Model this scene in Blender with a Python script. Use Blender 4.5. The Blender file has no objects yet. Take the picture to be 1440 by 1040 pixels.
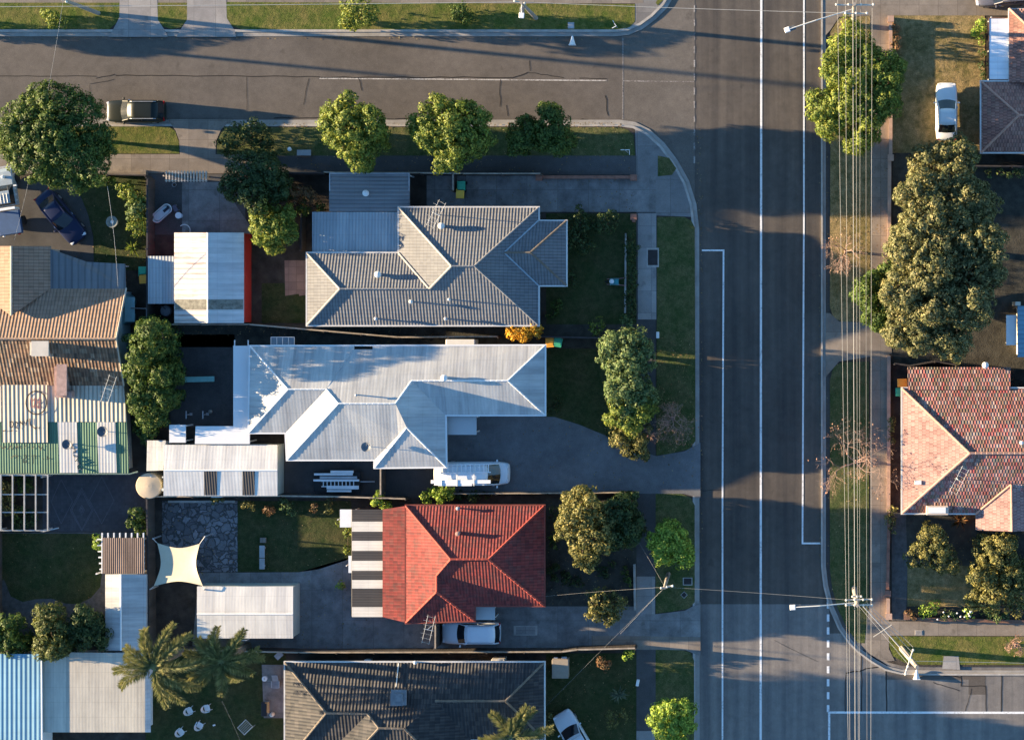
import bpy, math, random
import numpy as np
from mathutils import Vector, Matrix
random.seed(7); rng = np.random.default_rng(7)
sc = bpy.context.scene; COL = sc.collection
S = 18.0; H = 150.0; NX = 1130.0; NY = 440.0; G = 0.12
R = math.radians; TAU = 2 * math.pi
def P(px, py, z=0.0):
    k = (H - z) / H / S
    return Vector(((px - NX) * k, -(py - NY) * k, z))
def PP(pts, z=0.0): return [P(a, b, z) for a, b in pts]

# ------------------------------------------------------------------ materials
def srgb(r, g, b):
    f = lambda c: (c / 255 / 12.92) if c / 255 <= .04045 else ((c / 255 + .055) / 1.055) ** 2.4
    return (f(r), f(g), f(b))
class NT:
    def __init__(s, name):
        s.m = bpy.data.materials.new(name); s.m.use_nodes = True
        s.t = s.m.node_tree; s.b = s.t.nodes['Principled BSDF']; s.out = s.t.nodes['Material Output']
    def n(s, typ, **kw):
        nd = s.t.nodes.new(typ)
        for k, v in kw.items(): setattr(nd, k, v)
        return nd
    def l(s, a, b): s.t.links.new(a, b)
    def math(s, op, a, b=None, c=None):
        nd = s.n('ShaderNodeMath', operation=op)
        for i, x in enumerate((a, b, c)):
            if x is None: continue
            if isinstance(x, (int, float)): nd.inputs[i].default_value = x
            else: s.l(x, nd.inputs[i])
        return nd.outputs[0]
    def noise(s, vec, scale, detail=4, rough=.6):
        nd = s.n('ShaderNodeTexNoise'); nd.inputs['Scale'].default_value = scale
        nd.inputs['Detail'].default_value = detail; nd.inputs['Roughness'].default_value = rough
        if vec is not None: s.l(vec, nd.inputs['Vector'])
        return nd.outputs['Fac']
    def ramp(s, fac, stops):
        nd = s.n('ShaderNodeValToRGB'); e = nd.color_ramp.elements
        while len(e) < len(stops): e.new(.5)
        for el, (p, c) in zip(e, stops): el.position = p; el.color = (*c[:3], 1)
        s.l(fac, nd.inputs[0]); return nd.outputs[0]
    def mix(s, fac, a, b, mode='MIX'):
        nd = s.n('ShaderNodeMix', data_type='RGBA', blend_type=mode)
        for sock, x in ((nd.inputs[0], fac), (nd.inputs[6], a), (nd.inputs[7], b)):
            if isinstance(x, (int, float)): sock.default_value = x
            elif isinstance(x, tuple): sock.default_value = (*x[:3], 1)
            else: s.l(x, sock)
        return nd.outputs[2]
    def bump(s, h, dist, strength=1.0):
        nd = s.n('ShaderNodeBump'); nd.inputs['Distance'].default_value = dist; nd.inputs['Strength'].default_value = strength
        s.l(h, nd.inputs['Height']); s.l(nd.outputs[0], s.b.inputs['Normal'])
    def obj(s): return s.n('ShaderNodeTexCoord').outputs['Object']
    def col(s, c): s.l(c, s.b.inputs['Base Color'])
def sc3(c, k): return tuple(min(1, x * k) for x in c)
MATS = {}
def M(name, col, rough=.8, var=.25, scale=2.0, bump=0.0, bscale=30, metallic=0.0, fine=.15, stretch=None, spec=.3, coat=0):
    if name in MATS: return MATS[name]
    t = NT(name); v = t.obj()
    if stretch:
        mp = t.n('ShaderNodeMapping'); mp.inputs['Scale'].default_value = stretch; t.l(v, mp.inputs[0]); v = mp.outputs[0]
    a = t.noise(v, scale, 5); c = t.ramp(a, [(.3, sc3(col, 1 - var)), (.7, sc3(col, 1 + var))])
    f = t.noise(v, bscale, 3)
    if fine: c = t.mix(1.0, c, t.ramp(f, [(.3, (1 - fine,) * 3), (.7, (1,) * 3)]), 'MULTIPLY')
    t.col(c); t.b.inputs['Roughness'].default_value = rough; t.b.inputs['Metallic'].default_value = metallic
    t.b.inputs['Specular IOR Level'].default_value = spec
    if coat: t.b.inputs['Coat Weight'].default_value = coat; t.b.inputs['Coat Roughness'].default_value = .05
    if bump: t.bump(f, bump)
    MATS[name] = t.m; return t.m
def grass_mat(name, green, dry, bias=.5, tuft=.06):
    t = NT(name); v = t.obj()
    big = t.noise(v, .55, 5, .65); mid = t.noise(v, 2.6, 4, .7); fine = t.noise(v, 16, 3, .7)
    k = t.math('ADD', t.math('MULTIPLY', big, .65), t.math('MULTIPLY', mid, .35))
    c = t.ramp(k, [(bias - .11, green), (bias + .11, dry)]); wd = t.noise(v, 1.4, 4, .7); c = t.mix(t.ramp(wd, [(.6, (0, 0, 0)), (.72, (.6, .6, .6))]), c, (green[0] * .6, green[1] * .8, green[2] * .6)); bp = t.noise(v, .9, 5, .7); c = t.mix(t.ramp(bp, [(.64, (0, 0, 0)), (.76, (.7, .7, .7))]), c, (dry[0] * 1.25, dry[1] * 1.05, dry[2] * 1.3))
    c = t.mix(1.0, c, t.ramp(fine, [(.3, (.35, .38, .35)), (.7, (1.25, 1.2, 1.15))]), 'MULTIPLY')
    c = t.mix(1.0, c, t.ramp(mid, [(.3, (.7, .72, .7)), (.7, (1.15, 1.12, 1.1))]), 'MULTIPLY')
    t.col(c); t.b.inputs['Roughness'].default_value = .95; t.b.inputs['Specular IOR Level'].default_value = .1
    t.bump(t.math('ADD', fine, t.math('MULTIPLY', mid, 1.5)), tuft); MATS[name] = t.m; return t.m
def asphalt_mat(name, col, tracks=True, patch=.22):
    t = NT(name); v = t.obj()
    mp = t.n('ShaderNodeMapping'); mp.inputs['Scale'].default_value = (1.1, .03, 1); t.l(v, mp.inputs[0])
    big = t.noise(v, .16, 6, .65); trk = t.noise(mp.outputs[0], .9, 3); fine = t.noise(v, 22, 2, .8)
    c = t.ramp(big, [(.3, sc3(col, 1 - patch)), (.7, sc3(col, 1 + patch))])
    if tracks: c = t.mix(1.0, c, t.ramp(trk, [(.35, (.68, .69, .72)), (.65, (1.16, 1.14, 1.1))]), 'MULTIPLY')
    c = t.mix(1.0, c, t.ramp(fine, [(.3, (.66, .66, .66)), (.7, (1.26, 1.26, 1.26))]), 'MULTIPLY')
    md = t.noise(v, 1.6, 5, .75); c = t.mix(1.0, c, t.ramp(md, [(.3, (.82, .82, .83)), (.7, (1.12, 1.12, 1.11))]), 'MULTIPLY')
    sp2 = t.noise(v, .75, 3, .55); c = t.mix(t.ramp(sp2, [(.66, (0, 0, 0)), (.72, (.55, .55, .55))]), c, sc3(col, .55))
    grit = t.noise(v, 60, 1, .5); c = t.mix(t.ramp(grit, [(.68, (0, 0, 0)), (.74, (.5, .5, .5))]), c, sc3(col, 2.0))
    t.col(c); t.b.inputs['Roughness'].default_value = .85; t.b.inputs['Specular IOR Level'].default_value = .25
    t.bump(fine, .006); MATS[name] = t.m; return t.m
def slab_mat(name, col, joint=1.5, var=.2, jcol=.55, gap=.03):
    t = NT(name); v = t.obj(); sp = t.n('ShaderNodeSeparateXYZ'); t.l(v, sp.inputs[0])
    lines = None
    cells = []
    for i in (0, 1):
        fr = t.math('FRACT', t.math('DIVIDE', sp.outputs[i], joint))
        cells.append(t.math('FLOOR', t.math('DIVIDE', sp.outputs[i], joint)))
        ln = t.math('LESS_THAN', fr, gap / joint); lines = ln if lines is None else t.math('MAXIMUM', lines, ln)
    cb = t.n('ShaderNodeCombineXYZ'); t.l(cells[0], cb.inputs[0]); t.l(cells[1], cb.inputs[1])
    wn = t.n('ShaderNodeTexWhiteNoise'); t.l(cb.outputs[0], wn.inputs['Vector'])
    st = t.noise(v, .9, 6, .7); fine = t.noise(v, 14, 3, .75)
    c = t.ramp(st, [(.3, sc3(col, 1 - var)), (.7, sc3(col, 1 + var))])
    c = t.mix(1.0, c, t.ramp(wn.outputs['Value'], [(0, (.82, .82, .83)), (1, (1.08, 1.07, 1.05))]), 'MULTIPLY')
    c = t.mix(1.0, c, t.ramp(fine, [(.3, (.82, .82, .82)), (.7, (1.08, 1.08, 1.08))]), 'MULTIPLY')
    spot = t.noise(v, 1.1, 4, .6); c = t.mix(t.ramp(spot, [(.6, (0, 0, 0)), (.7, (.6, .6, .6))]), c, sc3(col, .5)); ms = t.noise(v, 3.2, 5, .75); c = t.mix(t.ramp(ms, [(.62, (0, 0, 0)), (.74, (.5, .5, .5))]), c, (col[0] * .5, col[1] * .58, col[2] * .42))
    c = t.mix(lines, c, sc3(col, jcol)); t.col(c); t.b.inputs['Roughness'].default_value = .9
    t.b.inputs['Specular IOR Level'].default_value = .2
    t.bump(fine, .006); MATS[name] = t.m; return t.m
def tile_mat(name, cols, tw=.24, th=.34, amp=.035, stain=.35, rough=.75, moss=None, shift=0.0):
    t = NT(name); uv = t.n('ShaderNodeUVMap').outputs[0]; sp = t.n('ShaderNodeSeparateXYZ'); t.l(uv, sp.inputs[0])
    v = t.math('DIVIDE', sp.outputs[1], th); row = t.math('FLOOR', v)
    u = t.math('DIVIDE', sp.outputs[0], tw)
    if shift: u = t.math('ADD', u, t.math('MULTIPLY', t.math('MODULO', row, 2), shift))
    cb = t.n('ShaderNodeCombineXYZ'); t.l(t.math('FLOOR', u), cb.inputs[0]); t.l(row, cb.inputs[1])
    wn = t.n('ShaderNodeTexWhiteNoise'); t.l(cb.outputs[0], wn.inputs['Vector'])
    n = len(cols); c = t.ramp(wn.outputs['Value'], [(i / max(1, n - 1), cc) for i, cc in enumerate(cols)])
    st = t.noise(uv, .45, 6, .7); c = t.mix(1.0, c, t.ramp(st, [(.3, (1 - stain,) * 3), (.65, (1.05,) * 3)]), 'MULTIPLY')
    if moss:
        ms = t.ramp(t.noise(uv, 1.3, 6, .75), [(.5, (0, 0, 0)), (.68, (1, 1, 1))]); c = t.mix(ms, c, moss)
    wave = t.math('ADD', t.math('MULTIPLY', t.math('COSINE', t.math('MULTIPLY', u, TAU)), .5), .5)
    fr = t.math('FRACT', v)
    edge = t.ramp(fr, [(0.0, (.55,) * 3), (.14, (1,) * 3)]); c = t.mix(1.0, c, edge, 'MULTIPLY')
    groove = t.ramp(wave, [(0.0, (.62,) * 3), (.35, (1,) * 3)]); c = t.mix(1.0, c, groove, 'MULTIPLY')
    jit = t.math('MULTIPLY', wn.outputs['Value'], .35)
    hgt = t.math('ADD', t.math('ADD', wave, jit), t.math('MULTIPLY', t.math('SUBTRACT', 1.0, fr), .5))
    t.col(c); t.b.inputs['Roughness'].default_value = rough; t.b.inputs['Specular IOR Level'].default_value = .3
    t.bump(hgt, amp); MATS[name] = t.m; return t.m
def corr_mat(name, col, per=.25, amp=.03, var=.2, rough=.5, streak=None, metallic=0.0, spread=.5, groove=.7, sheets=.78):
    t = NT(name); uv = t.n('ShaderNodeUVMap').outputs[0]; sp = t.n('ShaderNodeSeparateXYZ'); t.l(uv, sp.inputs[0])
    mp = t.n('ShaderNodeMapping'); mp.inputs['Scale'].default_value = (2.2, .22, 1); t.l(uv, mp.inputs[0])
    s1 = t.noise(mp.outputs[0], 1.0, 6, .7); s2 = t.noise(uv, .4, 5, .65)
    c = t.ramp(s1, [(.28, sc3(col, 1 - var)), (.65, sc3(col, 1 + var * .4))])
    c = t.mix(1.0, c, t.ramp(s2, [(.3, (.85, .85, .86)), (.7, (1.04, 1.04, 1.03))]), 'MULTIPLY')
    if streak: c = t.mix(t.ramp(s1, [(spread, (0, 0, 0)), (spread + .2, (1, 1, 1))]), c, streak)
    if sheets:
        cb = t.n('ShaderNodeCombineXYZ'); t.l(t.math('FLOOR', t.math('DIVIDE', sp.outputs[0], sheets)), cb.inputs[0]); wn = t.n('ShaderNodeTexWhiteNoise'); t.l(cb.outputs[0], wn.inputs['Vector'])
        c = t.mix(1.0, c, t.ramp(wn.outputs['Value'], [(0, (.84, .84, .85)), (.5, (.98, .98, .97)), (1, (1.06, 1.05, 1.03))]), 'MULTIPLY')
        c = t.mix(1.0, c, t.ramp(t.math('FRACT', t.math('DIVIDE', sp.outputs[1], 1.15)), [(0, (.86, .85, .84)), (.05, (1, 1, 1))]), 'MULTIPLY')
        c = t.mix(t.ramp(t.noise(uv, 1.7, 6, .75), [(.6, (0, 0, 0)), (.78, (.6, .6, .6))]), c, sc3(col, .62))
    wave = t.math('ADD', t.math('MULTIPLY', t.math('COSINE', t.math('MULTIPLY', sp.outputs[0], TAU / per)), .5), .5)
    c = t.mix(1.0, c, t.ramp(wave, [(0.0, (groove,) * 3), (.4, (1,) * 3)]), 'MULTIPLY')
    t.col(c); t.b.inputs['Roughness'].default_value = rough; t.b.inputs['Metallic'].default_value = metallic
    t.b.inputs['Specular IOR Level'].default_value = .25
    t.bump(wave, amp); MATS[name] = t.m; return t.m
def leaf_mat(name, c1, c2, c3=None, trans=.25):
    t = NT(name); g = t.n('ShaderNodeNewGeometry').outputs['Random Per Island']
    stops = [(0, c1), (.6, c2), (1, c3 or c2)]
    c = t.ramp(g, stops); big = t.noise(t.obj(), 1.5, 4, .65)
    c = t.mix(1.0, c, t.ramp(big, [(.34, (.5, .58, .52)), (.5, (.9, .92, .88)), (.66, (1.3, 1.22, 1.05))]), 'MULTIPLY')
    t.col(c); t.b.inputs['Roughness'].default_value = .6; t.b.inputs['Specular IOR Level'].default_value = .25
    tr = t.n('ShaderNodeBsdfTranslucent'); t.l(c, tr.inputs[0]); mx = t.n('ShaderNodeMixShader'); mx.inputs[0].default_value = trans
    t.l(t.b.outputs[0], mx.inputs[1]); t.l(tr.outputs[0], mx.inputs[2]); t.l(mx.outputs[0], t.out.inputs[0])
    MATS[name] = t.m; return t.m
def voro_mat(name, stone, joint, scale=1.6):
    t = NT(name); v = t.obj(); vd = t.n('ShaderNodeTexVoronoi', feature='DISTANCE_TO_EDGE'); vd.inputs['Scale'].default_value = scale
    vc = t.n('ShaderNodeTexVoronoi'); vc.inputs['Scale'].default_value = scale
    wv = t.n('ShaderNodeVectorMath', operation='ADD'); nz = t.n('ShaderNodeTexNoise'); nz.inputs['Scale'].default_value = 1.5; t.l(v, nz.inputs['Vector'])
    t.l(v, wv.inputs[0]); t.l(nz.outputs['Color'], wv.inputs[1]); t.l(wv.outputs[0], vd.inputs['Vector']); t.l(wv.outputs[0], vc.inputs['Vector'])
    c = t.mix(t.ramp(vd.outputs['Distance'], [(.05, (0, 0, 0)), (.09, (1, 1, 1))]), joint, t.mix(1.0, t.ramp(vc.outputs['Color'], [(.2, sc3(stone, .6)), (.8, sc3(stone, 1.3))]), t.ramp(t.noise(v, 6), [(.3, (.75,) * 3), (.7, (1.1,) * 3)]), 'MULTIPLY'))
    t.col(c); t.b.inputs['Roughness'].default_value = .85; t.bump(t.ramp(vd.outputs['Distance'], [(.03, (0, 0, 0)), (.1, (1, 1, 1))]), .03); MATS[name] = t.m; return t.m
def paint_mat(name, col, under, wear=.6):
    t = NT(name); v = t.obj(); a = t.noise(v, 9, 5, .8); b = t.noise(v, .8, 3, .6)
    k = t.math('ADD', t.math('MULTIPLY', a, .7), t.math('MULTIPLY', b, .3))
    t.col(t.mix(t.ramp(k, [(wear - .06, (0, 0, 0)), (wear + .05, (1, 1, 1))]), col, under)); t.b.inputs['Roughness'].default_value = .75; MATS[name] = t.m; return t.m
def glass_mat(name, col=(.02, .025, .03)):
    t = NT(name); t.b.inputs['Base Color'].default_value = (*col, 1); t.b.inputs['Roughness'].default_value = .06
    t.b.inputs['Specular IOR Level'].default_value = .6; MATS[name] = t.m; return t.m

# ------------------------------------------------------------------ mesh helper
OFF = {}
class MB:
    def __init__(s): s.v = []; s.f = []; s.mi = []; s.uv = []
    def add(s, vs, fs, mi=0):
        b = len(s.v); s.v += [tuple(x) for x in vs]
        for f in fs: s.f.append([b + i for i in f]); s.mi.append(mi)
        return s
    def box(s, c, size, rz=0, mi=0, rx=0, ry=0):
        hx, hy, hz = (q / 2 for q in size); m = Matrix.Rotation(rz, 3, 'Z') @ Matrix.Rotation(ry, 3, 'Y') @ Matrix.Rotation(rx, 3, 'X'); c = Vector(c)
        vs = [c + m @ Vector((x, y, z)) for x in (-hx, hx) for y in (-hy, hy) for z in (-hz, hz)]
        return s.add(vs, [(0, 1, 3, 2), (4, 6, 7, 5), (0, 4, 5, 1), (2, 3, 7, 6), (0, 2, 6, 4), (1, 5, 7, 3)], mi)
    def prism(s, pts, z0, z1, mi=0):
        n = len(pts); a = sum(pts[i][0] * pts[(i + 1) % n][1] - pts[(i + 1) % n][0] * pts[i][1] for i in range(n))
        if a < 0: pts = pts[::-1]
        vs = [(p[0], p[1], z0) for p in pts] + [(p[0], p[1], z1) for p in pts]
        fs = [list(range(n))[::-1], list(range(n, 2 * n))] + [(i, (i + 1) % n, n + (i + 1) % n, n + i) for i in range(n)]
        return s.add(vs, fs, mi)
    def sheet(s, pts, z, mi=0):
        n = len(pts); a = sum(pts[i][0] * pts[(i + 1) % n][1] - pts[(i + 1) % n][0] * pts[i][1] for i in range(n))
        if a < 0: pts = pts[::-1]
        return s.add([(p[0], p[1], z) for p in pts], [list(range(n))], mi)
    def tube(s, pts, r, n=6, mi=0):
        pts = [Vector(p) for p in pts]; rs = r if isinstance(r, (list, tuple)) else [r] * len(pts)
        rings = []
        for i, p in enumerate(pts):
            d = (pts[min(i + 1, len(pts) - 1)] - pts[max(i - 1, 0)]); d = d.normalized() if d.length > 1e-9 else Vector((0, 0, 1))
            a = d.cross(Vector((0, 0, 1))); a = a.normalized() if a.length > 1e-4 else Vector((1, 0, 0)); b = d.cross(a)
            rings.append([p + (a * math.cos(TAU * k / n) + b * math.sin(TAU * k / n)) * rs[i] for k in range(n)])
        vs = [q for rg in rings for q in rg]; m = len(pts)
        fs = [(i * n + k, i * n + (k + 1) % n, (i + 1) * n + (k + 1) % n, (i + 1) * n + k) for i in range(m - 1) for k in range(n)]
        fs += [list(range(n))[::-1], list(range((m - 1) * n, m * n))]
        return s.add(vs, fs, mi)
    def lathe(s, c, prof, n=16, mi=0, axis='Z'):
        c = Vector(c); vs = []
        for r, z in prof:
            for k in range(n):
                x, y = r * math.cos(TAU * k / n), r * math.sin(TAU * k / n)
                vs.append(c + (Vector((x, y, z)) if axis == 'Z' else Vector((x, z, y)) if axis == 'Y' else Vector((z, x, y))))
        m = len(prof); fs = [(i * n + k, i * n + (k + 1) % n, (i + 1) * n + (k + 1) % n, (i + 1) * n + k) for i in range(m - 1) for k in range(n)]
        fs += [list(range(n))[::-1], list(range((m - 1) * n, m * n))]
        return s.add(vs, fs, mi)
    def ribbon(s, pts, o0, o1, z0, z1=None, closed=False, mi=0):
        # strip between offsets o0 and o1 (left of travel positive); a box section when z1 is given
        pts = [Vector((p[0], p[1], 0)) for p in pts]; n = len(pts); L = []; Rr = []
        for i in range(n):
            a = pts[i - 1] if (i > 0 or closed) else pts[i]; b = pts[(i + 1) % n] if (i < n - 1 or closed) else pts[i]
            d1 = (pts[i] - a); d2 = (b - pts[i]); d1 = d1.normalized() if d1.length > 1e-9 else d2.normalized(); d2 = d2.normalized() if d2.length > 1e-9 else d1
            n1 = Vector((-d1.y, d1.x, 0)); n2 = Vector((-d2.y, d2.x, 0)); nn = (n1 + n2); nn = nn.normalized() if nn.length > 1e-6 else n1
            k = 1 / max(.35, nn.dot(n1)); L.append(pts[i] + nn * o0 * k); Rr.append(pts[i] + nn * o1 * k)
        cnt = n if closed else n - 1
        for i in range(cnt):
            j = (i + 1) % n; q = [Rr[i], Rr[j], L[j], L[i]]
            if z1 is None: s.add([(p.x, p.y, z0) for p in q], [(0, 1, 2, 3)], mi)
            else:
                vs = [(p.x, p.y, z0) for p in q] + [(p.x, p.y, z1) for p in q]
                fs = [(3, 2, 1, 0), (4, 5, 6, 7), (0, 1, 5, 4), (2, 3, 7, 6)]
                if not closed and i == 0: fs.append((0, 4, 7, 3))
                if not closed and i == cnt - 1: fs.append((1, 2, 6, 5))
                s.add(vs, fs, mi)
        return s
    def build(s, name, mat, parent=None, smooth=False, bevel=0, loc=None):
        me = bpy.data.meshes.new(name); off = OFF.get(parent.name, Vector()) if parent else (Vector(loc) if loc is not None else Vector())
        me.from_pydata([(x - off.x, y - off.y, z - off.z) for x, y, z in s.v], [], s.f)
        for m in (mat if isinstance(mat, (list, tuple)) else [mat]): me.materials.append(m)
        me.polygons.foreach_set('material_index', s.mi)
        if s.uv:
            ul = me.uv_layers.new(name='UVMap'); ul.data.foreach_set('uv', [q for u in s.uv for q in u])
        if smooth: me.polygons.foreach_set('use_smooth', [True] * len(s.f))
        me.update(); o = bpy.data.objects.new(name, me); COL.objects.link(o)
        if parent: o.parent = parent; OFF[o.name] = off
        else: o.location = off; OFF[o.name] = off
        if bevel:
            b = o.modifiers.new('bevel', 'BEVEL'); b.width = bevel; b.segments = 2; b.limit_method = 'ANGLE'
        return o
def thing(name, label, cat, loc=(0, 0, 0), group=None, local=False):
    o = bpy.data.objects.new(name, None); COL.objects.link(o); o.location = loc; o['label'] = label; o['category'] = cat
    o.empty_display_size = .2
    if group: o['group'] = group
    OFF[o.name] = Vector() if local else Vector(loc); return o
def tag(o, label, cat, group=None):
    o['label'] = label; o['category'] = cat
    if group: o['group'] = group
    return o
def struct(name, mb, mat):
    o = mb.build(name, mat); o['kind'] = 'structure'; return o
def clone(root, loc, rz, label):
    r = root.copy(); COL.objects.link(r); r.location = loc; r.rotation_euler = (0, 0, rz); r['label'] = label
    for ch in list(root.children):
        c = ch.copy(); COL.objects.link(c); c.parent = r
        for g in list(ch.children):
            d = g.copy(); COL.objects.link(d); d.parent = c
    return r

# ------------------------------------------------------------------ roofs and buildings
def roof_mesh(faces, name, mat, parent, udir=None, thick=.09):
    mb = MB(); vs = []
    for f in faces:
        pts = [P(*q) for q in f]; n = Vector()
        for i in range(len(pts)):
            a, b = pts[i], pts[(i + 1) % len(pts)]; n += Vector(((a.y - b.y) * (a.z + b.z), (a.z - b.z) * (a.x + b.x), (a.x - b.x) * (a.y + b.y)))
        if n.z < 0: n = -n; pts = pts[::-1]
        n.normalize()
        if udir is not None: u = Vector(udir); u = (u - n * u.dot(n)).normalized()
        else: u = Vector((0, 0, 1)).cross(n); u = u.normalized() if u.length > .02 else Vector((1, 0, 0))
        v = n.cross(u); mb.add(pts, [list(range(len(pts)))]); mb.uv += [(p.dot(u), p.dot(v)) for p in pts]
    o = mb.build(name, mat, parent)
    if thick: m = o.modifiers.new('thickness', 'SOLIDIFY'); m.thickness = thick; m.offset = -1
    return o
def inset(pts, d):
    n = len(pts); a = sum(pts[i].x * pts[(i + 1) % n].y - pts[(i + 1) % n].x * pts[i].y for i in range(n))
    if a < 0: pts = pts[::-1]
    out = []
    for i in range(n):
        p0, p1, p2 = pts[i - 1], pts[i], pts[(i + 1) % n]; d1 = (p1 - p0).to_2d().normalized(); d2 = (p2 - p1).to_2d().normalized()
        n1 = Vector((-d1.y, d1.x)); n2 = Vector((-d2.y, d2.x)); k = 1 + n1.dot(n2); q = (n1 + n2) / max(k, .3)
        out.append(Vector((p1.x + q.x * d, p1.y + q.y * d, 0)))
    return out
def walls(parent, outline, e, mat, ins=.45, windows=True, gm=None, gutter=True):
    pts = [P(a, b, e) for a, b in outline]; w = inset(pts, ins)
    wall = MB().prism([(p.x, p.y) for p in w], 0.0, e - .12).build('wall', mat, parent)
    if gutter:
        n = len(pts); a = sum(pts[i].x * pts[(i + 1) % n].y - pts[(i + 1) % n].x * pts[i].y for i in range(n))
        q = pts if a > 0 else pts[::-1]
        MB().ribbon(q, -.11, .0, e - .16, e + .01, closed=True).build('gutter', gm or MATS['gutter'], parent)
    if windows:
        n = len(w)
        for i in range(n):
            a, b = w[i], w[(i + 1) % n]; d = b - a; L = d.length
            if L < 2.4: continue
            d.normalize(); nr = Vector((d.y, -d.x, 0)); k = max(1, int(L / 3.4)); ang = math.atan2(d.y, d.x)
            for j in range(k):
                c = a + d * (L * (j + .5) / k); ww = random.choice((1.2, 1.5, 1.8)); z = 1.62
                fr = MB().box(c + nr * .02 + Vector((0, 0, z)), (ww, .1, 1.2), ang).build('window', MATS['white_trim'], parent)
                MB().box(c + nr * .05 + Vector((0, 0, z)), (ww - .14, .06, 1.06), ang).build('pane', MATS['glass'], fr)
    return wall
def ridges(parent, segs, r, mat, name='ridge_cap', lift=.03):
    for a, b in segs:
        p, q = P(*a), P(*b); p.z += lift; q.z += lift; L = (q - p).length; n = max(1, int(L / .42)); pts = []; rs = []
        for i in range(n): pts += [p.lerp(q, i / n), p.lerp(q, (i + .97) / n)]; rs += [r, r * .8]
        MB().tube(pts, rs, 7).build(name, mat, parent)
def vent(parent, px, py, z, kind='pipe', mat=None):
    b = P(px, py, z); mb = MB()
    if kind == 'pipe': mb.tube([b - Vector((0, 0, .2)), b + Vector((0, 0, .35))], .06, 8).lathe(b + Vector((0, 0, .33)), [(.05, 0), (.16, .02), (.12, .12), (.02, .16)], 10); nm = 'vent_pipe'
    elif kind == 'whirly': mb.tube([b - Vector((0, 0, .2)), b + Vector((0, 0, .25))], .13, 10).lathe(b + Vector((0, 0, .22)), [(.12, 0), (.24, .08), (.26, .2), (.18, .34), (.03, .4)], 14); nm = 'roof_ventilator'
    elif kind == 'long': mb.tube([b - Vector((0, 0, .2)), b + Vector((0, 0, .55))], .05, 8).lathe(b + Vector((0, 0, .5)), [(.05, 0), (.12, .03), (.1, .12), (.02, .15)], 10); nm = 'flue_pipe'
    return mb.build(nm, mat or MATS['galv'], parent)
def antenna(parent, px, py, z, hgt=1.6, ang=1.1):
    b = P(px, py, z); mb = MB().tube([b - Vector((0, 0, .3)), b + Vector((0, 0, hgt))], .03, 6)
    d = Vector((math.cos(ang), math.sin(ang), 0)); e = Vector((-d.y, d.x, 0)); top = b + Vector((0, 0, hgt))
    for k in (-.35, .2): mb.tube([top - d * 1.1 + e * k, top + d * 1.1 + e * k], .011, 5)
    mb.tube([top - e * .45, top + e * .3], .02, 5)
    for i in range(7): c = top + d * (-1.0 + i * .33) + Vector((0, 0, .03)); l = .3 + (i % 3) * .09; mb.tube([c - e * l, c + e * l], .006, 4)
    return mb.build('aerial', MATS['galv_light'], parent)

# ------------------------------------------------------------------ plants
def leaves(name, C, N, szs, mat, parent, aspect=.6, SN=None):
    n = len(C); off = OFF.get(parent.name, Vector())
    N = N / np.linalg.norm(N, axis=1, keepdims=True); r = rng.normal(size=(n, 3)); T = np.cross(N, r); T /= np.linalg.norm(T, axis=1, keepdims=True) + 1e-9
    B = np.cross(N, T); s = szs[:, None]; C = C - np.array(off)
    bend = N * s * .25
    V = np.stack([C - T * s, C + B * s * aspect + bend, C + T * s, C - B * s * aspect + bend], 1).reshape(-1, 3)
    me = bpy.data.meshes.new(name); me.vertices.add(4 * n); me.vertices.foreach_set('co', V.ravel().astype(np.float32))
    me.loops.add(4 * n); me.loops.foreach_set('vertex_index', np.tile(np.array([3, 2, 1, 0], dtype=np.int32), n) + np.repeat(np.arange(0, 4 * n, 4, dtype=np.int32), 4))
    me.polygons.add(n); me.polygons.foreach_set('loop_start', np.arange(0, 4 * n, 4, dtype=np.int32))
    me.materials.append(mat); me.update(calc_edges=True); me.validate()
    if SN is not None:
        q = N + SN * 1.7; q /= np.linalg.norm(q, axis=1, keepdims=True) + 1e-9
        me.polygons.foreach_set('use_smooth', [True] * n); me.normals_split_custom_set_from_vertices(np.repeat(q, 4, axis=0).tolist())
    o = bpy.data.objects.new(name, me); COL.objects.link(o); o.parent = parent; OFF[o.name] = off
    return o
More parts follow.
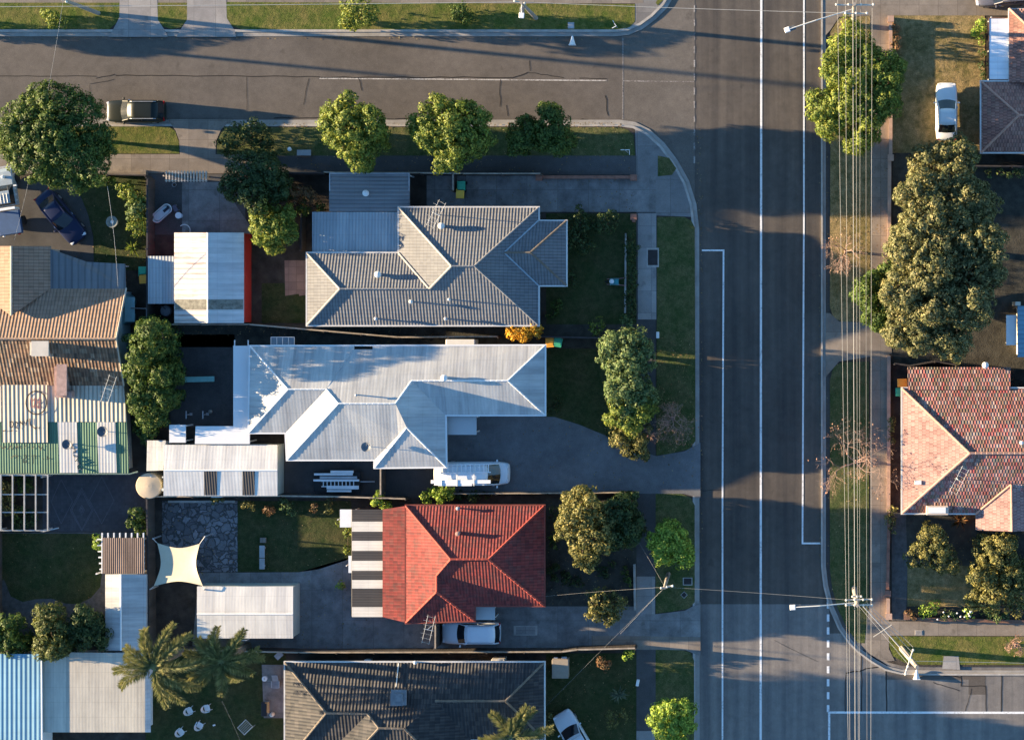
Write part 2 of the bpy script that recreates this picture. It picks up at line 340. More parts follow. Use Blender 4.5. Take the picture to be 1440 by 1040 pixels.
def crown_points(lobes, dens=1.0, csize=(.28, .5), per=26, leaf=(.1, .19), lower=-.35):
    Cs, Ns, Ss, Sn = [], [], [], []
    L = [(np.array(c, float), np.array(r, float)) for c, r in lobes]
    for c, r in L:
        area = 2 * math.pi * (r[0] * r[1]) * 1.35; n = int(max(5, area / .34 * dens))
        d = rng.normal(size=(n, 3)); d /= np.linalg.norm(d, axis=1, keepdims=True); d[:, 2] = np.where(d[:, 2] < lower, -d[:, 2], d[:, 2])
        rad = rng.uniform(.66, 1.02, (n, 1)); p = c + d * r * rad
        keep = np.ones(n, bool)
        for c2, r2 in L:
            if c2 is c: continue
            keep &= (np.linalg.norm((p - c2) / r2, axis=1) > .78)
        p, d = p[keep], d[keep]
        for q, dd in zip(p, d):
            rc = rng.uniform(*csize) * rng.choice([.55, .8, 1.0, 1.25]); m = max(6, int(per * (rc / .4) ** 1.2)); e = rng.normal(size=(m, 3)) + dd * .8; e /= np.linalg.norm(e, axis=1, keepdims=True)
            Cs.append(q + e * rc * rng.uniform(.6, 1.0, (m, 1)) * np.array([1, 1, .85])); Ns.append(e + rng.normal(size=(m, 3)) * .35); Ss.append(rng.uniform(leaf[0], leaf[1], m)); Sn.append(e * .8 + dd * .3)
        m = int(area * 9); e = rng.normal(size=(m, 3)); e /= np.linalg.norm(e, axis=1, keepdims=True)  # leaves deeper in the crown
        Cs.append(c + e * r * rng.uniform(.35, .8, (m, 1))); Ns.append(e + rng.normal(size=(m, 3)) * .4); Ss.append(rng.uniform(leaf[1], leaf[1] * 1.7, m)); Sn.append(e)
    return np.concatenate(Cs), np.concatenate(Ns), np.concatenate(Ss), np.concatenate(Sn)
def tree(name, label, lobes_px, h, base, mat, cat='tree', group=None, dens=1.0, csize=(.28, .5), per=58, leaf=(.055, .115), trunk_r=.16, aspect=.6, zsq=.85, lower=-.35, trunk_px=None, fill=True, rough=2, dome=.75):
    """lobes_px: (px, py, r_px, dz) ; crown from height base to h"""
    zc = (h + base) / 2; lobes = []; cxm = sum(q[0] * q[2] for q in lobes_px) / sum(q[2] for q in lobes_px); cym = sum(q[1] * q[2] for q in lobes_px) / sum(q[2] for q in lobes_px)
    RM = max(math.hypot(q[0] - cxm, q[1] - cym) + q[2] for q in lobes_px) / S
    for q in lobes_px:
        px, py, rp = q[:3]; dz = q[3] if len(q) > 3 else 0; r = rp / S * (.9 if rough else 1); rz = min(r * zsq, (h - base) / 2 * 1.05); z = zc + dz
        if len(q) <= 3: z = h - rz - rng.uniform(0, .25) * (h - base - 2 * rz if h - base > 2 * rz else .1)
        if len(q) <= 3 and dome: z = max(base + rz * .5, z - dome * (math.hypot(q[0] - cxm, q[1] - cym) / S) ** 2 / RM)
        lobes.append((P(px, py, z), (r, r, max(.2, rz))))
        zz = z - rz * 1.15
        while fill and zz - rz * .55 > base and rz > .3:
            p2 = P(px, py, z); lobes.append((Vector((p2.x, p2.y, zz)), (r * .88, r * .88, rz))); zz -= rz * 1.15
    if rough and lobes:
        for c, r in list(lobes):
            if r[0] < .45: continue
            for k in range(rough):
                a = rng.uniform(0, TAU); el = rng.uniform(-.2, 1.0); q = rng.uniform(.28, .5) * r[0]; dd = Vector((math.cos(a) * math.cos(el), math.sin(a) * math.cos(el), math.sin(el)))
                lobes.append((Vector(c) + Vector((dd.x * r[0], dd.y * r[0], dd.z * r[2])) * rng.uniform(.82, .98), (q, q, q * .8)))
    if trunk_px: b = P(*trunk_px, G); 
    else:
        w = sum(l[1][0] for l in lobes); b = sum((Vector(l[0]) * l[1][0] for l in lobes), Vector()) / w
    root = thing(name, label, cat, (b.x, b.y, G), group)
    mb = MB(); top = Vector((b.x, b.y, base + (h - base) * .35)); mid = Vector((b.x + rng.normal() * .08, b.y + rng.normal() * .08, base * .6 + .1))
    mb.tube([(b.x, b.y, G - .1), mid, top], [trunk_r * 1.3, trunk_r, trunk_r * .6], 8)
    for c, r in lobes:
        c = Vector(c); mb.tube([top if c.z > top.z else mid, (mid + c) / 2 + Vector((0, 0, -.1)), c], [trunk_r * .5, trunk_r * .35, trunk_r * .15], 5)
        for k in range(2):
            e = Vector(rng.normal(size=3)).normalized() * r[0] * .7; e.z = abs(e.z) * .6; mb.tube([c, c + e], [trunk_r * .18, .015], 4)
    mb.build('trunk', MATS['bark'], root, smooth=True)
    C, N, Sz, SN = crown_points([(tuple(c), r) for c, r in lobes], dens, csize, per, leaf, lower)
    leaves('crown', C, N, Sz, mat, root, aspect, SN); return root
def shrub(name, label, spots, h, mat, group=None, cat='shrub', **kw):
    kw.setdefault('csize', (.16, .3)); kw.setdefault('leaf', (.05, .1)); kw.setdefault('dens', 1.8); kw.setdefault('per', 32); kw.setdefault('trunk_r', .05)
    return tree(name, label, spots, h, .25, mat, cat, group, **kw)
def spiky(name, label, px, py, h, n, length, mat, cat='plant', droop=.3, width=.05):
    b = P(px, py, G); root = thing(name, label, cat, b); top = Vector((b.x, b.y, h))
    MB().tube([(b.x, b.y, 0), top], [.1, .07], 7).build('trunk', MATS['bark'], root)
    mb = MB()
    for i in range(n):
        a = TAU * i / n * 2.618 + random.random(); el = random.uniform(.1, 1.2); d = Vector((math.cos(a) * math.cos(el), math.sin(a) * math.cos(el), math.sin(el))); s = Vector((-math.sin(a), math.cos(a), 0))
        l = length * random.uniform(.75, 1.1); m = top + d * l * .55; t = top + d * l - Vector((0, 0, droop * l * (1 - el / 1.5)))
        mb.add([top - s * width * .5, top + s * width * .5, m + s * width, t, m - s * width], [(0, 1, 2, 3, 4)])
    mb.build('leaves', mat, root); return root
def palm(name, label, px, py, h, specs, mat):
    """specs: list of (image angle degrees, length m, drop)"""
    b = P(px, py, h); base = Vector((b.x, b.y, G)); root = thing(name, label, 'palm', base)
    mb = MB(); n = 14
    mb.tube([Vector((b.x, b.y, G - .1)).lerp(b, i / n) for i in range(n + 1)], [.26 - .08 * i / n + (.02 if i % 2 else 0) for i in range(n + 1)], 10)
    mb.build('trunk', MATS['palm_bark'], root)
    for ang, ln, drop in specs:
        a = R(-ang) ; d = Vector((math.cos(a), math.sin(a), 0)); s = Vector((-d.y, d.x, 0)); k = 16; pts = []; cv = random.uniform(-.55, .55)
        for i in range(k + 1):
            t = i / k; pts.append(b + d * ln * (t - .12 * t * t) + Vector((0, 0, .9 * t - drop * t * t)) + s * cv * math.sin(t * 2.4) + Vector((random.uniform(-.03, .03), random.uniform(-.03, .03), 0)))
        fb = MB().tube(pts, [.05 * (1 - .8 * i / k) + .008 for i in range(k + 1)], 5)
        for i in range(2, k + 1):
            for q in range(30):
                t = (i - random.random()) / k; p = pts[int(t * k)].lerp(pts[min(k, int(t * k) + 1)], t * k - int(t * k)); ll = (.46 + .34 * random.random()) * math.sin(max(.3, min(1, 1.35 - t)) * 1.5)
                ph = random.uniform(-1.3, 1.3) + (math.pi if random.random() < .5 else 0); out = (s * math.cos(ph) + Vector((0, 0, 1)) * abs(math.sin(ph)) * .9).normalized() * .8 + d * .6; e = p + out * ll - Vector((0, 0, .12 * random.random())); w = d * .03
                fb.add([p - w * .6, p.lerp(e, .5) - w + Vector((0, 0, .02)), e, p.lerp(e, .5) + w + Vector((0, 0, .02))], [(0, 1, 2, 3)])
        fb.build('frond', mat, root)
    return root
def bare_tree(name, label, px, py, rp, h, mat, leafm=None, nleaf=200, seed=1, spread=1.0, levels=6, group=None):
    rd = random.Random(seed); c = P(px, py, h * .7); base = Vector((c.x, c.y, G)); root = thing(name, label, 'tree', base, group); r = rp / S
    mb = MB(); tips = []
    def grow(p, d, ln, rad, lev):
        side = Vector((rd.uniform(-1, 1), rd.uniform(-1, 1), rd.uniform(-.2, .2))); pts = [p]; dd = d.copy(); k = 3 if lev > 1 else 2
        for i in range(k): dd = (dd + side * .16 + Vector((rd.uniform(-1, 1), rd.uniform(-1, 1), rd.uniform(-.4, .4))) * .16).normalized(); pts.append(pts[-1] + dd * ln / k)
        mb.tube(pts, [rad * (1 - .4 * i / k) for i in range(k + 1)], 5 if lev > 2 else 3); q = pts[-1]
        if lev == 0: tips.append(q); return
        for i in range(rd.choice((2, 3, 3))):
            nd = (dd + Vector((rd.uniform(-1, 1), rd.uniform(-1, 1), rd.uniform(-.45, .5))) * 1.0).normalized(); grow(pts[rd.choice((-1, -1, -2))], nd, ln * rd.uniform(.66, .95), max(.006, rad * .58), lev - 1)
    st = Vector((c.x, c.y, h * .28)); mb.tube([base - Vector((0, 0, .1)), st], [.13, .1], 7)
    for i in range(5):
        a = TAU * i / 5 + rd.uniform(-.5, .5); grow(st, Vector((math.cos(a) * spread, math.sin(a) * spread, .8)).normalized(), r * rd.uniform(.24, .4), .05, levels - 1)
    mb.build('trunk', mat, root)
    if leafm:
        T = [rd.choice(tips) for _ in range(nleaf)]; C = np.array([tuple(t) for t in T]) + rng.normal(size=(nleaf, 3)) * .12
        leaves('crown', C, rng.normal(size=(nleaf, 3)) + [0, 0, .5], rng.uniform(.05, .1, nleaf), leafm, root)
    return root
# ------------------------------------------------------------------ shared materials
M('white_trim', (.75, .75, .73), .5, .05); M('gutter', (.62, .6, .56), .5, .12); glass_mat('glass')
M('galv', (.42, .43, .44), .45, .2, metallic=.3); M('galv_light', (.7, .68, .62), .5, .1); M('bark', (.1, .075, .055), .95, .3, 4, .02)
M('palm_bark', (.17, .13, .09), .95, .35, 6, .03); M('brick', (.28, .13, .09), .9, .25, 3, .01, 20); M('cream_wall', (.6, .54, .44), .9, .12)
M('white_wall', (.7, .69, .66), .85, .08); M('brown_brick', (.2, .11, .075), .9, .25, 3, .01, 20); M('fence_wood', (.085, .07, .058), .95, .35, 1.5, .01, 18, stretch=(1, 1, .2))
M('rail_light', (.36, .3, .23), .9, .3, 2); M('tyre', (.02, .02, .02), .9, .2); M('rim', (.5, .5, .52), .35, .1, metallic=.7)
paint_mat('white_paint', (.72, .72, .7), (.2, .19, .18), .58); paint_mat('faded_paint', (.36, .33, .3), (.1, .085, .075), .5); paint_mat('faded_line', (.48, .45, .41), (.11, .095, .08), .53); M('crack', (.018, .017, .017), 1, .2)
M('soil', (.055, .045, .036), 1, .45, 1.2, .03, 12); M('dark_bed', (.055, .052, .042), 1, .4, 1.5, .03, 12); M('gravel', (.1, .095, .09), 1, .3, 3, .02, 18)
slab_mat('concrete', (.23, .195, .16), 1.5, .2); slab_mat('concrete_pale', (.3, .28, .26), 1.7, .16); slab_mat('concrete_dark', (.21, .2, .19), 2.4, .4); slab_mat('apron', (.2, .19, .18), 2.6, .2)
slab_mat('paver_dark', (.07, .068, .073), .25, .15, .7, .012); slab_mat('paver_pink', (.3, .19, .15), .6, .15); M('kerb', (.38, .35, .31), .9, .2, 1.5, .005, 14); M('channel', (.3, .28, .25), .9, .22, .8, 0, 14)
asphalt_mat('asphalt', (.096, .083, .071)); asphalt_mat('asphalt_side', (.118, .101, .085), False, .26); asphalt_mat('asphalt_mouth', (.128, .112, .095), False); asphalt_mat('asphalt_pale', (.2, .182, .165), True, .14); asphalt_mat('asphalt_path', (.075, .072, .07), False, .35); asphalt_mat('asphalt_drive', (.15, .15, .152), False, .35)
grass_mat('grass_lit', (.085, .13, .025), (.19, .17, .06), .5); grass_mat('grass_green', (.07, .105, .035), (.145, .14, .065), .5); grass_mat('grass_dry', (.17, .15, .06), (.36, .27, .14), .48); grass_mat('grass_dark', (.045, .072, .026), (.085, .085, .04), .5)  # turf colour carries the light: yellower on sunlit verges, darker on shaded lawns
voro_mat('crazy_paving', (.17, .165, .17), (.05, .05, .05), 1.75)

# ------------------------------------------------------------------ ground, roads, kerbs
struct('ground', MB().sheet([(-900, -900), (900, -900), (900, 900), (-900, 900)], -.05), M('earth', (.06, .055, .04), 1, .3, .05))
def sheet(name, pts, z, mat): return struct(name, MB().sheet([tuple(P(a, b, z))[:2] for a, b in pts], z), MATS[mat])
sheet('main_road', [(940, -900), (1300, -900), (1300, 1900), (940, 1900)], 0.0, 'asphalt')
sheet('side_road', [(-1200, 20), (876, 20), (876, 200), (-1200, 200)], .004, 'asphalt_side')
sheet('side_road_end', [(874, -20), (977, -20), (977, 330), (874, 330)], .008, 'asphalt_mouth')
sheet('road_resurfaced_patch', [(940, 849), (1166, 849), (1166, 1900), (940, 1900)], .004, 'asphalt_pale')
sheet('cross_street', [(1166, 890), (2400, 890), (2400, 1900), (1166, 1900)], .004, 'asphalt_pale')
sheet('road_repair', [(1245, 942), (1386, 942), (1386, 976), (1362, 976), (1362, 955), (1245, 955)], .008, 'asphalt_side')
WEST = [(-900, 169), (872, 169), (893, 172), (913, 182), (934, 201), (953, 226), (969, 255), (979, 287), (983, 322), (984, 1900), (-900, 1900)]
NORTH = [(-900, 51), (866, 51), (884, 49), (903, 41), (921, 28), (938, 11), (949, -8), (954, -60), (955, -900), (-900, -900)]
EAST = [(1161, -900), (1161, 795), (1164, 822), (1171, 850), (1184, 880), (1198, 900), (1209, 911), (1228, 925), (1247, 936), (1268, 941), (1300, 942), (2400, 944), (2400, -900)]
def block(name, pts, edge):
    e = [tuple(P(a, b, 0))[:2] for a, b in edge]
    kw = .36 if name.startswith('east') else .5; struct('kerb', MB().ribbon(e, kw * .62, kw, -.1, G + .014), MATS['kerb'])
    struct('gutter_channel', MB().ribbon(e, -.02, kw * .63, -.1, .05), MATS['channel'])
    w = inset([P(a, b, 0) for a, b in pts], kw - .04); struct(name, MB().prism([(p.x, p.y) for p in w], -.3, G - .01), MATS['soil'])
block('west_block_ground', WEST, WEST[9::-1]); block('north_block_ground', NORTH, NORTH[:9]); block('east_block_ground', EAST, EAST[11::-1])
def gs(name, pts, lay, mat): return sheet(name, pts, G + .004 * lay, mat)
# west block
gs('nature_strip', [(-900, 178), (238, 178), (246, 184), (251, 198), (252, 216), (-900, 216)], 1, 'grass_lit')
gs('driveway', [(236, 168), (326, 168), (311, 182), (304, 198), (303, 218), (253, 218), (252, 198), (247, 184)], 4, 'concrete')
gs('nature_strip', [(318, 179), (868, 179), (882, 182), (891, 190), (893, 219), (305, 219), (305, 200), (311, 187)], 1, 'grass_green')
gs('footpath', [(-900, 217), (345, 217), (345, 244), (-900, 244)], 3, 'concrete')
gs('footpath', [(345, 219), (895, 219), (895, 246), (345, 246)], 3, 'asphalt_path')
gs('corner_paving', [(893, 181), (906, 186), (926, 203), (945, 227), (961, 256), (971, 288), (975, 305), (922, 303), (922, 247), (895, 247)], 2, 'apron')
gs('nature_strip', [(925, 219), (941, 222), (951, 237), (945, 246), (925, 248)], 5, 'grass_green')
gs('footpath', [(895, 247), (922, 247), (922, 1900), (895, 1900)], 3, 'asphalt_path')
gs('footpath_slab', [(897, 300), (923, 300), (923, 449), (897, 449)], 6, 'concrete_pale'); gs('footpath_slab', [(895, 810), (921, 810), (921, 863), (895, 863)], 6, 'concrete_pale'); gs('footpath_slab', [(895, 1027), (921, 1027), (921, 1300), (895, 1300)], 6, 'concrete_pale')
gs('nature_strip', [(924, 305), (962, 305), (972, 310), (977, 320), (978, 620), (969, 631), (941, 638), (923, 640)], 4, 'grass_green')
gs('nature_strip', [(922, 693), (958, 694), (971, 699), (977, 710), (977, 846), (968, 855), (941, 860), (922, 862)], 4, 'grass_green')
gs('nature_strip', [(922, 912), (958, 913), (971, 917), (976, 928), (977, 1900), (922, 1900)], 4, 'grass_green')
gs('driveway', [(600, 247), (922, 247), (922, 298), (600, 298)], 4, 'concrete_dark')
gs('driveway', [(627, 583), (780, 586), (815, 597), (866, 618), (900, 634), (923, 641), (963, 634), (974, 628), (985, 622), (985, 700), (962, 694), (627, 692)], 5, 'asphalt_drive')
gs('driveway', [(420, 852), (895, 852), (922, 863), (963, 858), (985, 846), (985, 922), (963, 913), (895, 913), (420, 913)], 5, 'concrete_dark')
gs('driveway_edge', [(832, 893), (985, 895), (985, 914), (832, 911)], 6, 'concrete')
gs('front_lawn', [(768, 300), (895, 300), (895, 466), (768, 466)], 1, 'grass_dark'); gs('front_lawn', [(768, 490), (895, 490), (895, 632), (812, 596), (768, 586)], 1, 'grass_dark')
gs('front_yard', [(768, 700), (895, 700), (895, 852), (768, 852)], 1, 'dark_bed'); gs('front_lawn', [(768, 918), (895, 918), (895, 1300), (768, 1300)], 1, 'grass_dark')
gs('side_passage', [(205, 456), (895, 456), (895, 488), (205, 488)], 2, 'dark_bed')
gs('courtyard', [(205, 245), (345, 245), (345, 330), (205, 330)], 1, 'asphalt_path'); gs('courtyard', [(256, 256), (310, 256), (352, 318), (352, 334), (256, 334)], 2, 'concrete_dark')
gs('backyard', [(350, 245), (435, 245), (435, 460), (350, 460)], 1, 'soil'); gs('back_lawn', [(368, 398), (432, 398), (432, 454), (368, 454)], 2, 'grass_dark'); gs('paved_terrace', [(400, 366), (434, 366), (434, 414), (421, 416), (420, 413), (401, 416)], 3, 'paver_pink')
gs('driveway', [(-300, 244), (96, 254), (113, 275), (124, 302), (131, 334), (132, 372), (-300, 372)], 4, 'asphalt_path')
gs('lawn', [(96, 246), (205, 246), (205, 380), (132, 380), (131, 330), (122, 296), (108, 264)], 1, 'grass_dark')
gs('patio', [(60, 664), (206, 664), (206, 747), (60, 747)], 3, 'paver_dark')
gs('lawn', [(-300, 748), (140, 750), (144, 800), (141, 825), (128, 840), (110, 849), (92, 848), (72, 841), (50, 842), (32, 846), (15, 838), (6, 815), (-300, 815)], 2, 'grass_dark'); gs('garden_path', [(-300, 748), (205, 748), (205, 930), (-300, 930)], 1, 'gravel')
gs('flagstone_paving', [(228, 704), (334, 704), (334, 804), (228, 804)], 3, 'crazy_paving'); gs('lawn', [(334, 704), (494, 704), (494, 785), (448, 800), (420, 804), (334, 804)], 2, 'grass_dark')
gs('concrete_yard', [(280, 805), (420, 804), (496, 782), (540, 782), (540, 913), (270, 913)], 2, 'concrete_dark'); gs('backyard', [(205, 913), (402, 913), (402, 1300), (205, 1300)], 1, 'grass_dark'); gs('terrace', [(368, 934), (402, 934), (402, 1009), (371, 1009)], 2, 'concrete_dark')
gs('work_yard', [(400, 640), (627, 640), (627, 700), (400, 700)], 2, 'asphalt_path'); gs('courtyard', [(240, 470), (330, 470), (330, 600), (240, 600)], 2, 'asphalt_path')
# north block
gs('footpath', [(-900, -30), (905, -30), (905, 5), (-900, 6)], 2, 'concrete')
gs('nature_strip', [(-900, 4), (168, 4), (168, 22), (163, 33), (154, 41), (-900, 41)], 3, 'grass_lit'); gs('nature_strip', [(219, 4), (263, 4), (263, 28), (254, 39), (240, 41), (229, 37), (222, 28)], 3, 'grass_lit')
gs('nature_strip', [(317, 3), (893, 6), (893, 30), (886, 38), (872, 42), (340, 42), (326, 36), (319, 26)], 3, 'grass_lit'); gs('driveway', [(168, -40), (220, -40), (222, 28), (232, 43), (236, 52), (152, 52), (160, 40), (168, 24)], 4, 'concrete_pale'); gs('driveway', [(263, -40), (317, -40), (319, 26), (330, 43), (332, 52), (248, 52), (255, 40), (263, 28)], 4, 'concrete_pale')
gs('corner_paving', [(893, -30), (948, -30), (936, 2), (920, 20), (905, 32), (890, 41), (880, 43), (893, 31)], 1, 'apron'); gs('nature_strip', [(930, -30), (946, -30), (938, -5), (925, 8), (922, 4), (930, -8)], 5, 'grass_lit')
# east block
gs('footpath', [(1224, -60), (1251, -60), (1251, 842), (1224, 842)], 2, 'concrete'); gs('driveway', [(1161, -60), (1500, -60), (1500, 22), (1262, 22), (1224, 22), (1180, 24), (1168, 42), (1161, 50)], 3, 'concrete')
gs('nature_strip', [(1168, 45), (1180, 26), (1224, 22), (1224, 452), (1184, 452), (1172, 446), (1167, 432)], 4, 'grass_dry'); gs('driveway', [(1161, 440), (1167, 440), (1180, 452), (1254, 454), (1254, 497), (1180, 508), (1161, 530)], 5, 'concrete')
gs('nature_strip', [(1167, 535), (1172, 516), (1184, 509), (1222, 508), (1222, 842), (1216, 904), (1206, 903), (1192, 884), (1178, 855), (1170, 825), (1167, 800)], 4, 'grass_green')
gs('corner_paving', [(1224, 840), (1250, 840), (1250, 912), (1258, 928), (1242, 930), (1222, 918), (1211, 906), (1218, 880)], 3, 'concrete'); gs('footpath', [(1250, 873), (2400, 878), (2400, 896), (1250, 893)], 3, 'concrete')
gs('nature_strip', [(1250, 894), (2400, 897), (2400, 936), (1296, 934), (1272, 931), (1256, 922), (1251, 910)], 4, 'grass_lit'); gs('path_slab', [(1327, 922), (1348, 922), (1350, 941), (1325, 940)], 6, 'concrete_pale')
gs('front_yard', [(1255, 22), (1385, 22), (1385, 215), (1255, 215)], 1, 'grass_dry'); gs('yard', [(1255, 215), (1900, 215), (1900, 520), (1255, 520)], 1, 'dark_bed'); gs('garden_bed', [(1255, 510), (1275, 510), (1275, 720), (1255, 720)], 2, 'soil')
gs('garden_path', [(1254, 720), (1274, 720), (1276, 800), (1274, 872), (1254, 872)], 3, 'gravel'); gs('front_yard', [(1274, 720), (1900, 720), (1900, 873), (1274, 873)], 1, 'dark_bed'); gs('front_lawn', [(1276, 795), (1372, 795), (1372, 852), (1276, 852)], 2, 'grass_dry')
# painted markings
def line(pts, w, mat='white_paint', z=.014, name='road_marking'):
    return struct(name, MB().ribbon([tuple(P(a, b, z))[:2] for a, b in pts], -w / 2, w / 2, z), MATS[mat])
line([(1071.5, -900), (1070, 500), (1069, 1900)], .17); line([(987, 352), (1017.5, 352), (1016, 700), (1016, 1900)], .13); line([(1130.5, -900), (1130.5, 300), (1128.5, 763.5), (1157, 763.5)], .13); line([(1440 + 900, 1003), (1166, 1001), (1165.5, 1900)], .17)
mb = MB()
for i in range(9): y = 845 + i * 18.2; mb.ribbon([tuple(P(1164.5, y, .014))[:2], tuple(P(1164.5, y + 10, .014))[:2]], -.1, .1, .014)
struct('road_marking', mb, MATS['white_paint'])
mb = MB()
for i in range(13): y = -12 + i * 19.3; mb.ribbon([tuple(P(976.5, y, .014))[:2], tuple(P(976.5, y + 10, .014))[:2]], -.06, .06, .014)
struct('road_marking', mb, MATS['faded_paint']); line([(449, 110.5), (605, 111.5), (853, 113.5)], .09, 'faded_line'); line([(876, 114), (976, 115)], .07, 'faded_paint')
def crack(pts, w=.05, z=.016): return struct('road_crack', MB().ribbon([tuple(P(a, b, z))[:2] for a, b in pts], -w / 2, w / 2, z), MATS['crack'])
def wob(a, b, n, amp, seed):
    rd = random.Random(seed); return [(a[0] + (b[0] - a[0]) * i / n + rd.uniform(-amp, amp), a[1] + (b[1] - a[1]) * i / n + rd.uniform(-amp, amp)) for i in range(n + 1)]
for i, (a, b, n, am, w) in enumerate([((-60, 107), (135, 107), 14, .5, .05), ((135, 110), (162, 105), 4, .6, .05), ((162, 106), (449, 108), 18, .6, .06), ((449, 109), (720, 109), 16, .8, .07), ((126, 119), (160, 112), 4, .6, .03), ((126, 120), (127, 140), 3, .4, .03), ((434, 110), (427, 147), 4, .8, .04), ((504, 110), (510, 128), 4, 1, .05),
    ((347, 108), (347, 155), 4, .4, .03), ((704, 112), (703, 150), 4, 1.2, .05), ((712, 148), (714, 163), 2, .5, .05), ((851, 134), (855, 162), 4, 1.5, .06), ((385, 166), (520, 165), 12, 1, .06), ((545, 167), (600, 168), 6, 1, .07), ((805, 168), (842, 169), 5, 1.6, .07), ((744, 86), (745, 100), 3, .6, .05), ((720, 110), (744, 102), 4, 1, .06), ((744, 102), (793, 110), 6, 1.2, .05), ((815, 110), (853, 111), 5, .4, .05),
    ((1190, 945), (1247, 936), 6, 1.5, .08), ((1211, 912), (1212, 1000), 6, .8, .07), ((1246, 938), (1247, 1000), 4, .5, .08), ((1213, 914), (1246, 936), 5, 1.2, .1), ((1300, 946), (1352, 952), 8, 1.5, .07), ((1312, 958), (1350, 970), 6, 1.2, .05), ((1351, 944), (1352, 964), 3, .5, .07), ((1352, 964), (1386, 964), 4, .4, .06), ((1386, 964), (1387, 1000), 3, .4, .06), ((1409, 944), (1408, 1000), 4, .4, .07), ((1366, 968), (1358, 1000), 5, 1.2, .04), ((1190, 945), (1188, 1000), 4, .7, .06),
    ((984, 690), (1015, 688), 4, .4, .03), ((1090, 900), (1150, 930), 4, .8, .02)]): crack(wob(a, b, n, am, i), w)
mb = MB()
for x0, y0, x1, y1 in [(876, 52, 876, 168)]: mb.ribbon([tuple(P(x0, y0, .016))[:2], tuple(P(x1, y1, .016))[:2]], -.03, .03, .016)
struct('road_joint', mb, MATS['faded_paint'])
# diamond pattern inlaid in the patio
mb = MB()
for cx, cy, hx, hy in [(115, 717, 31, 31), (115, 717, 27, 27), (115, 717, 7, 7), (115, 717, 3.5, 3.5), (86, 705, 31, 31), (143, 703, 33, 33)]:
    ptsd = [(cx, cy - hy), (cx + hx * .52, cy), (cx, cy + hy), (cx - hx * .52, cy)]
    z = G + .018; mb.ribbon([tuple(P(max(72, min(204, a)), max(668, min(746, b)), z))[:2] for a, b in ptsd], -.014, .014, z, closed=True)
struct('paving_pattern', mb, M('pale_paver', (.13, .13, .14), .9))

# ------------------------------------------------------------------ houses
def zf(e, pitch):
    t = math.tan(R(pitch)) / S; return lambda d: e + d * t
tile_mat('tile_grey', [(.145, .148, .155), (.16, .163, .168), (.178, .18, .184)], .24, .33, .026, .12)
tile_mat('tile_red', [(.25, .035, .03), (.31, .055, .045), (.16, .03, .028), (.27, .045, .035), (.22, .06, .05)], .24, .32, .02, .45, .75, (.1, .04, .035))
tile_mat('tile_dark', [(.026, .026, .029), (.038, .037, .039), (.07, .063, .06)], .26, .4, .035, .3, .7)
tile_mat('tile_tan', [(.3, .19, .125), (.34, .22, .15), (.27, .17, .11)], .26, .36, .026, .2)
tile_mat('tile_terracotta', [(.36, .11, .105), (.38, .19, .17), (.2, .085, .07), (.2, .15, .1), (.36, .07, .07), (.44, .3, .27), (.15, .15, .13)], .23, .32, .028, .45, .75, (.17, .13, .085), .5)
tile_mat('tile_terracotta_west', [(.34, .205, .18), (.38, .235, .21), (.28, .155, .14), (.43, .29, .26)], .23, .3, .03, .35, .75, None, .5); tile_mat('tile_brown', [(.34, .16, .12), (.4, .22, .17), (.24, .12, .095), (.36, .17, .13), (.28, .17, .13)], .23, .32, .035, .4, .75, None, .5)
tile_mat('tile_mottled', [(.17, .1, .065), (.3, .18, .11), (.1, .065, .045), (.42, .3, .2)], .26, .4, .04, .5, .8)
M('cap_cream', (.5, .43, .34), .75, .15); M('cap_red', (.38, .07, .045), .7, .2); M('cap_pink', (.46, .27, .2), .8, .2); M('cap_dark', (.16, .13, .1), .8, .25); M('cap_tan', (.45, .3, .2), .8, .15); M('valley', (.35, .42, .46), .4, .1, metallic=.4)
corr_mat('metal_white', (.47, .468, .45), .25, .0018, .3, .45, groove=.94); corr_mat('metal_white_plain', (.86, .87, .88), .5, .008, .06, .4, groove=.9); corr_mat('metal_pale', (.5, .52, .53), .3, .006, .12, groove=.9); corr_mat('metal_grey_flat', (.22, .22, .225), .3, .03, .15, .5); corr_mat('metal_rust', (.66, .63, .6), .4, .008, .2, .5, (.33, .13, .08), .6, )
corr_mat('metal_offwhite', (.52, .48, .4), .25, .0015, .22, .6, groove=.95, sheets=.9); corr_mat('metal_shed', (.66, .65, .62), .25, .0018, .22, .45, groove=.93); corr_mat('metal_cream', (.52, .47, .38), .33, .03, .22, .5, groove=.5); corr_mat('metal_green', (.1, .2, .125), .2, .02, .25, .55); corr_mat('metal_blue', (.2, .37, .48), .36, .02, .12, .5, groove=.8); corr_mat('metal_bluegrey', (.34, .37, .39), .25, .015, .15, .5, groove=.8); corr_mat('plastic_clear', (.6, .58, .54), .24, .006, .14, .4, groove=.88); corr_mat('plastic_dark', (.07, .065, .062), .2, .02, .2, .35); corr_mat('metal_verandah', (.17, .175, .18), .5, .02, .2, .5)

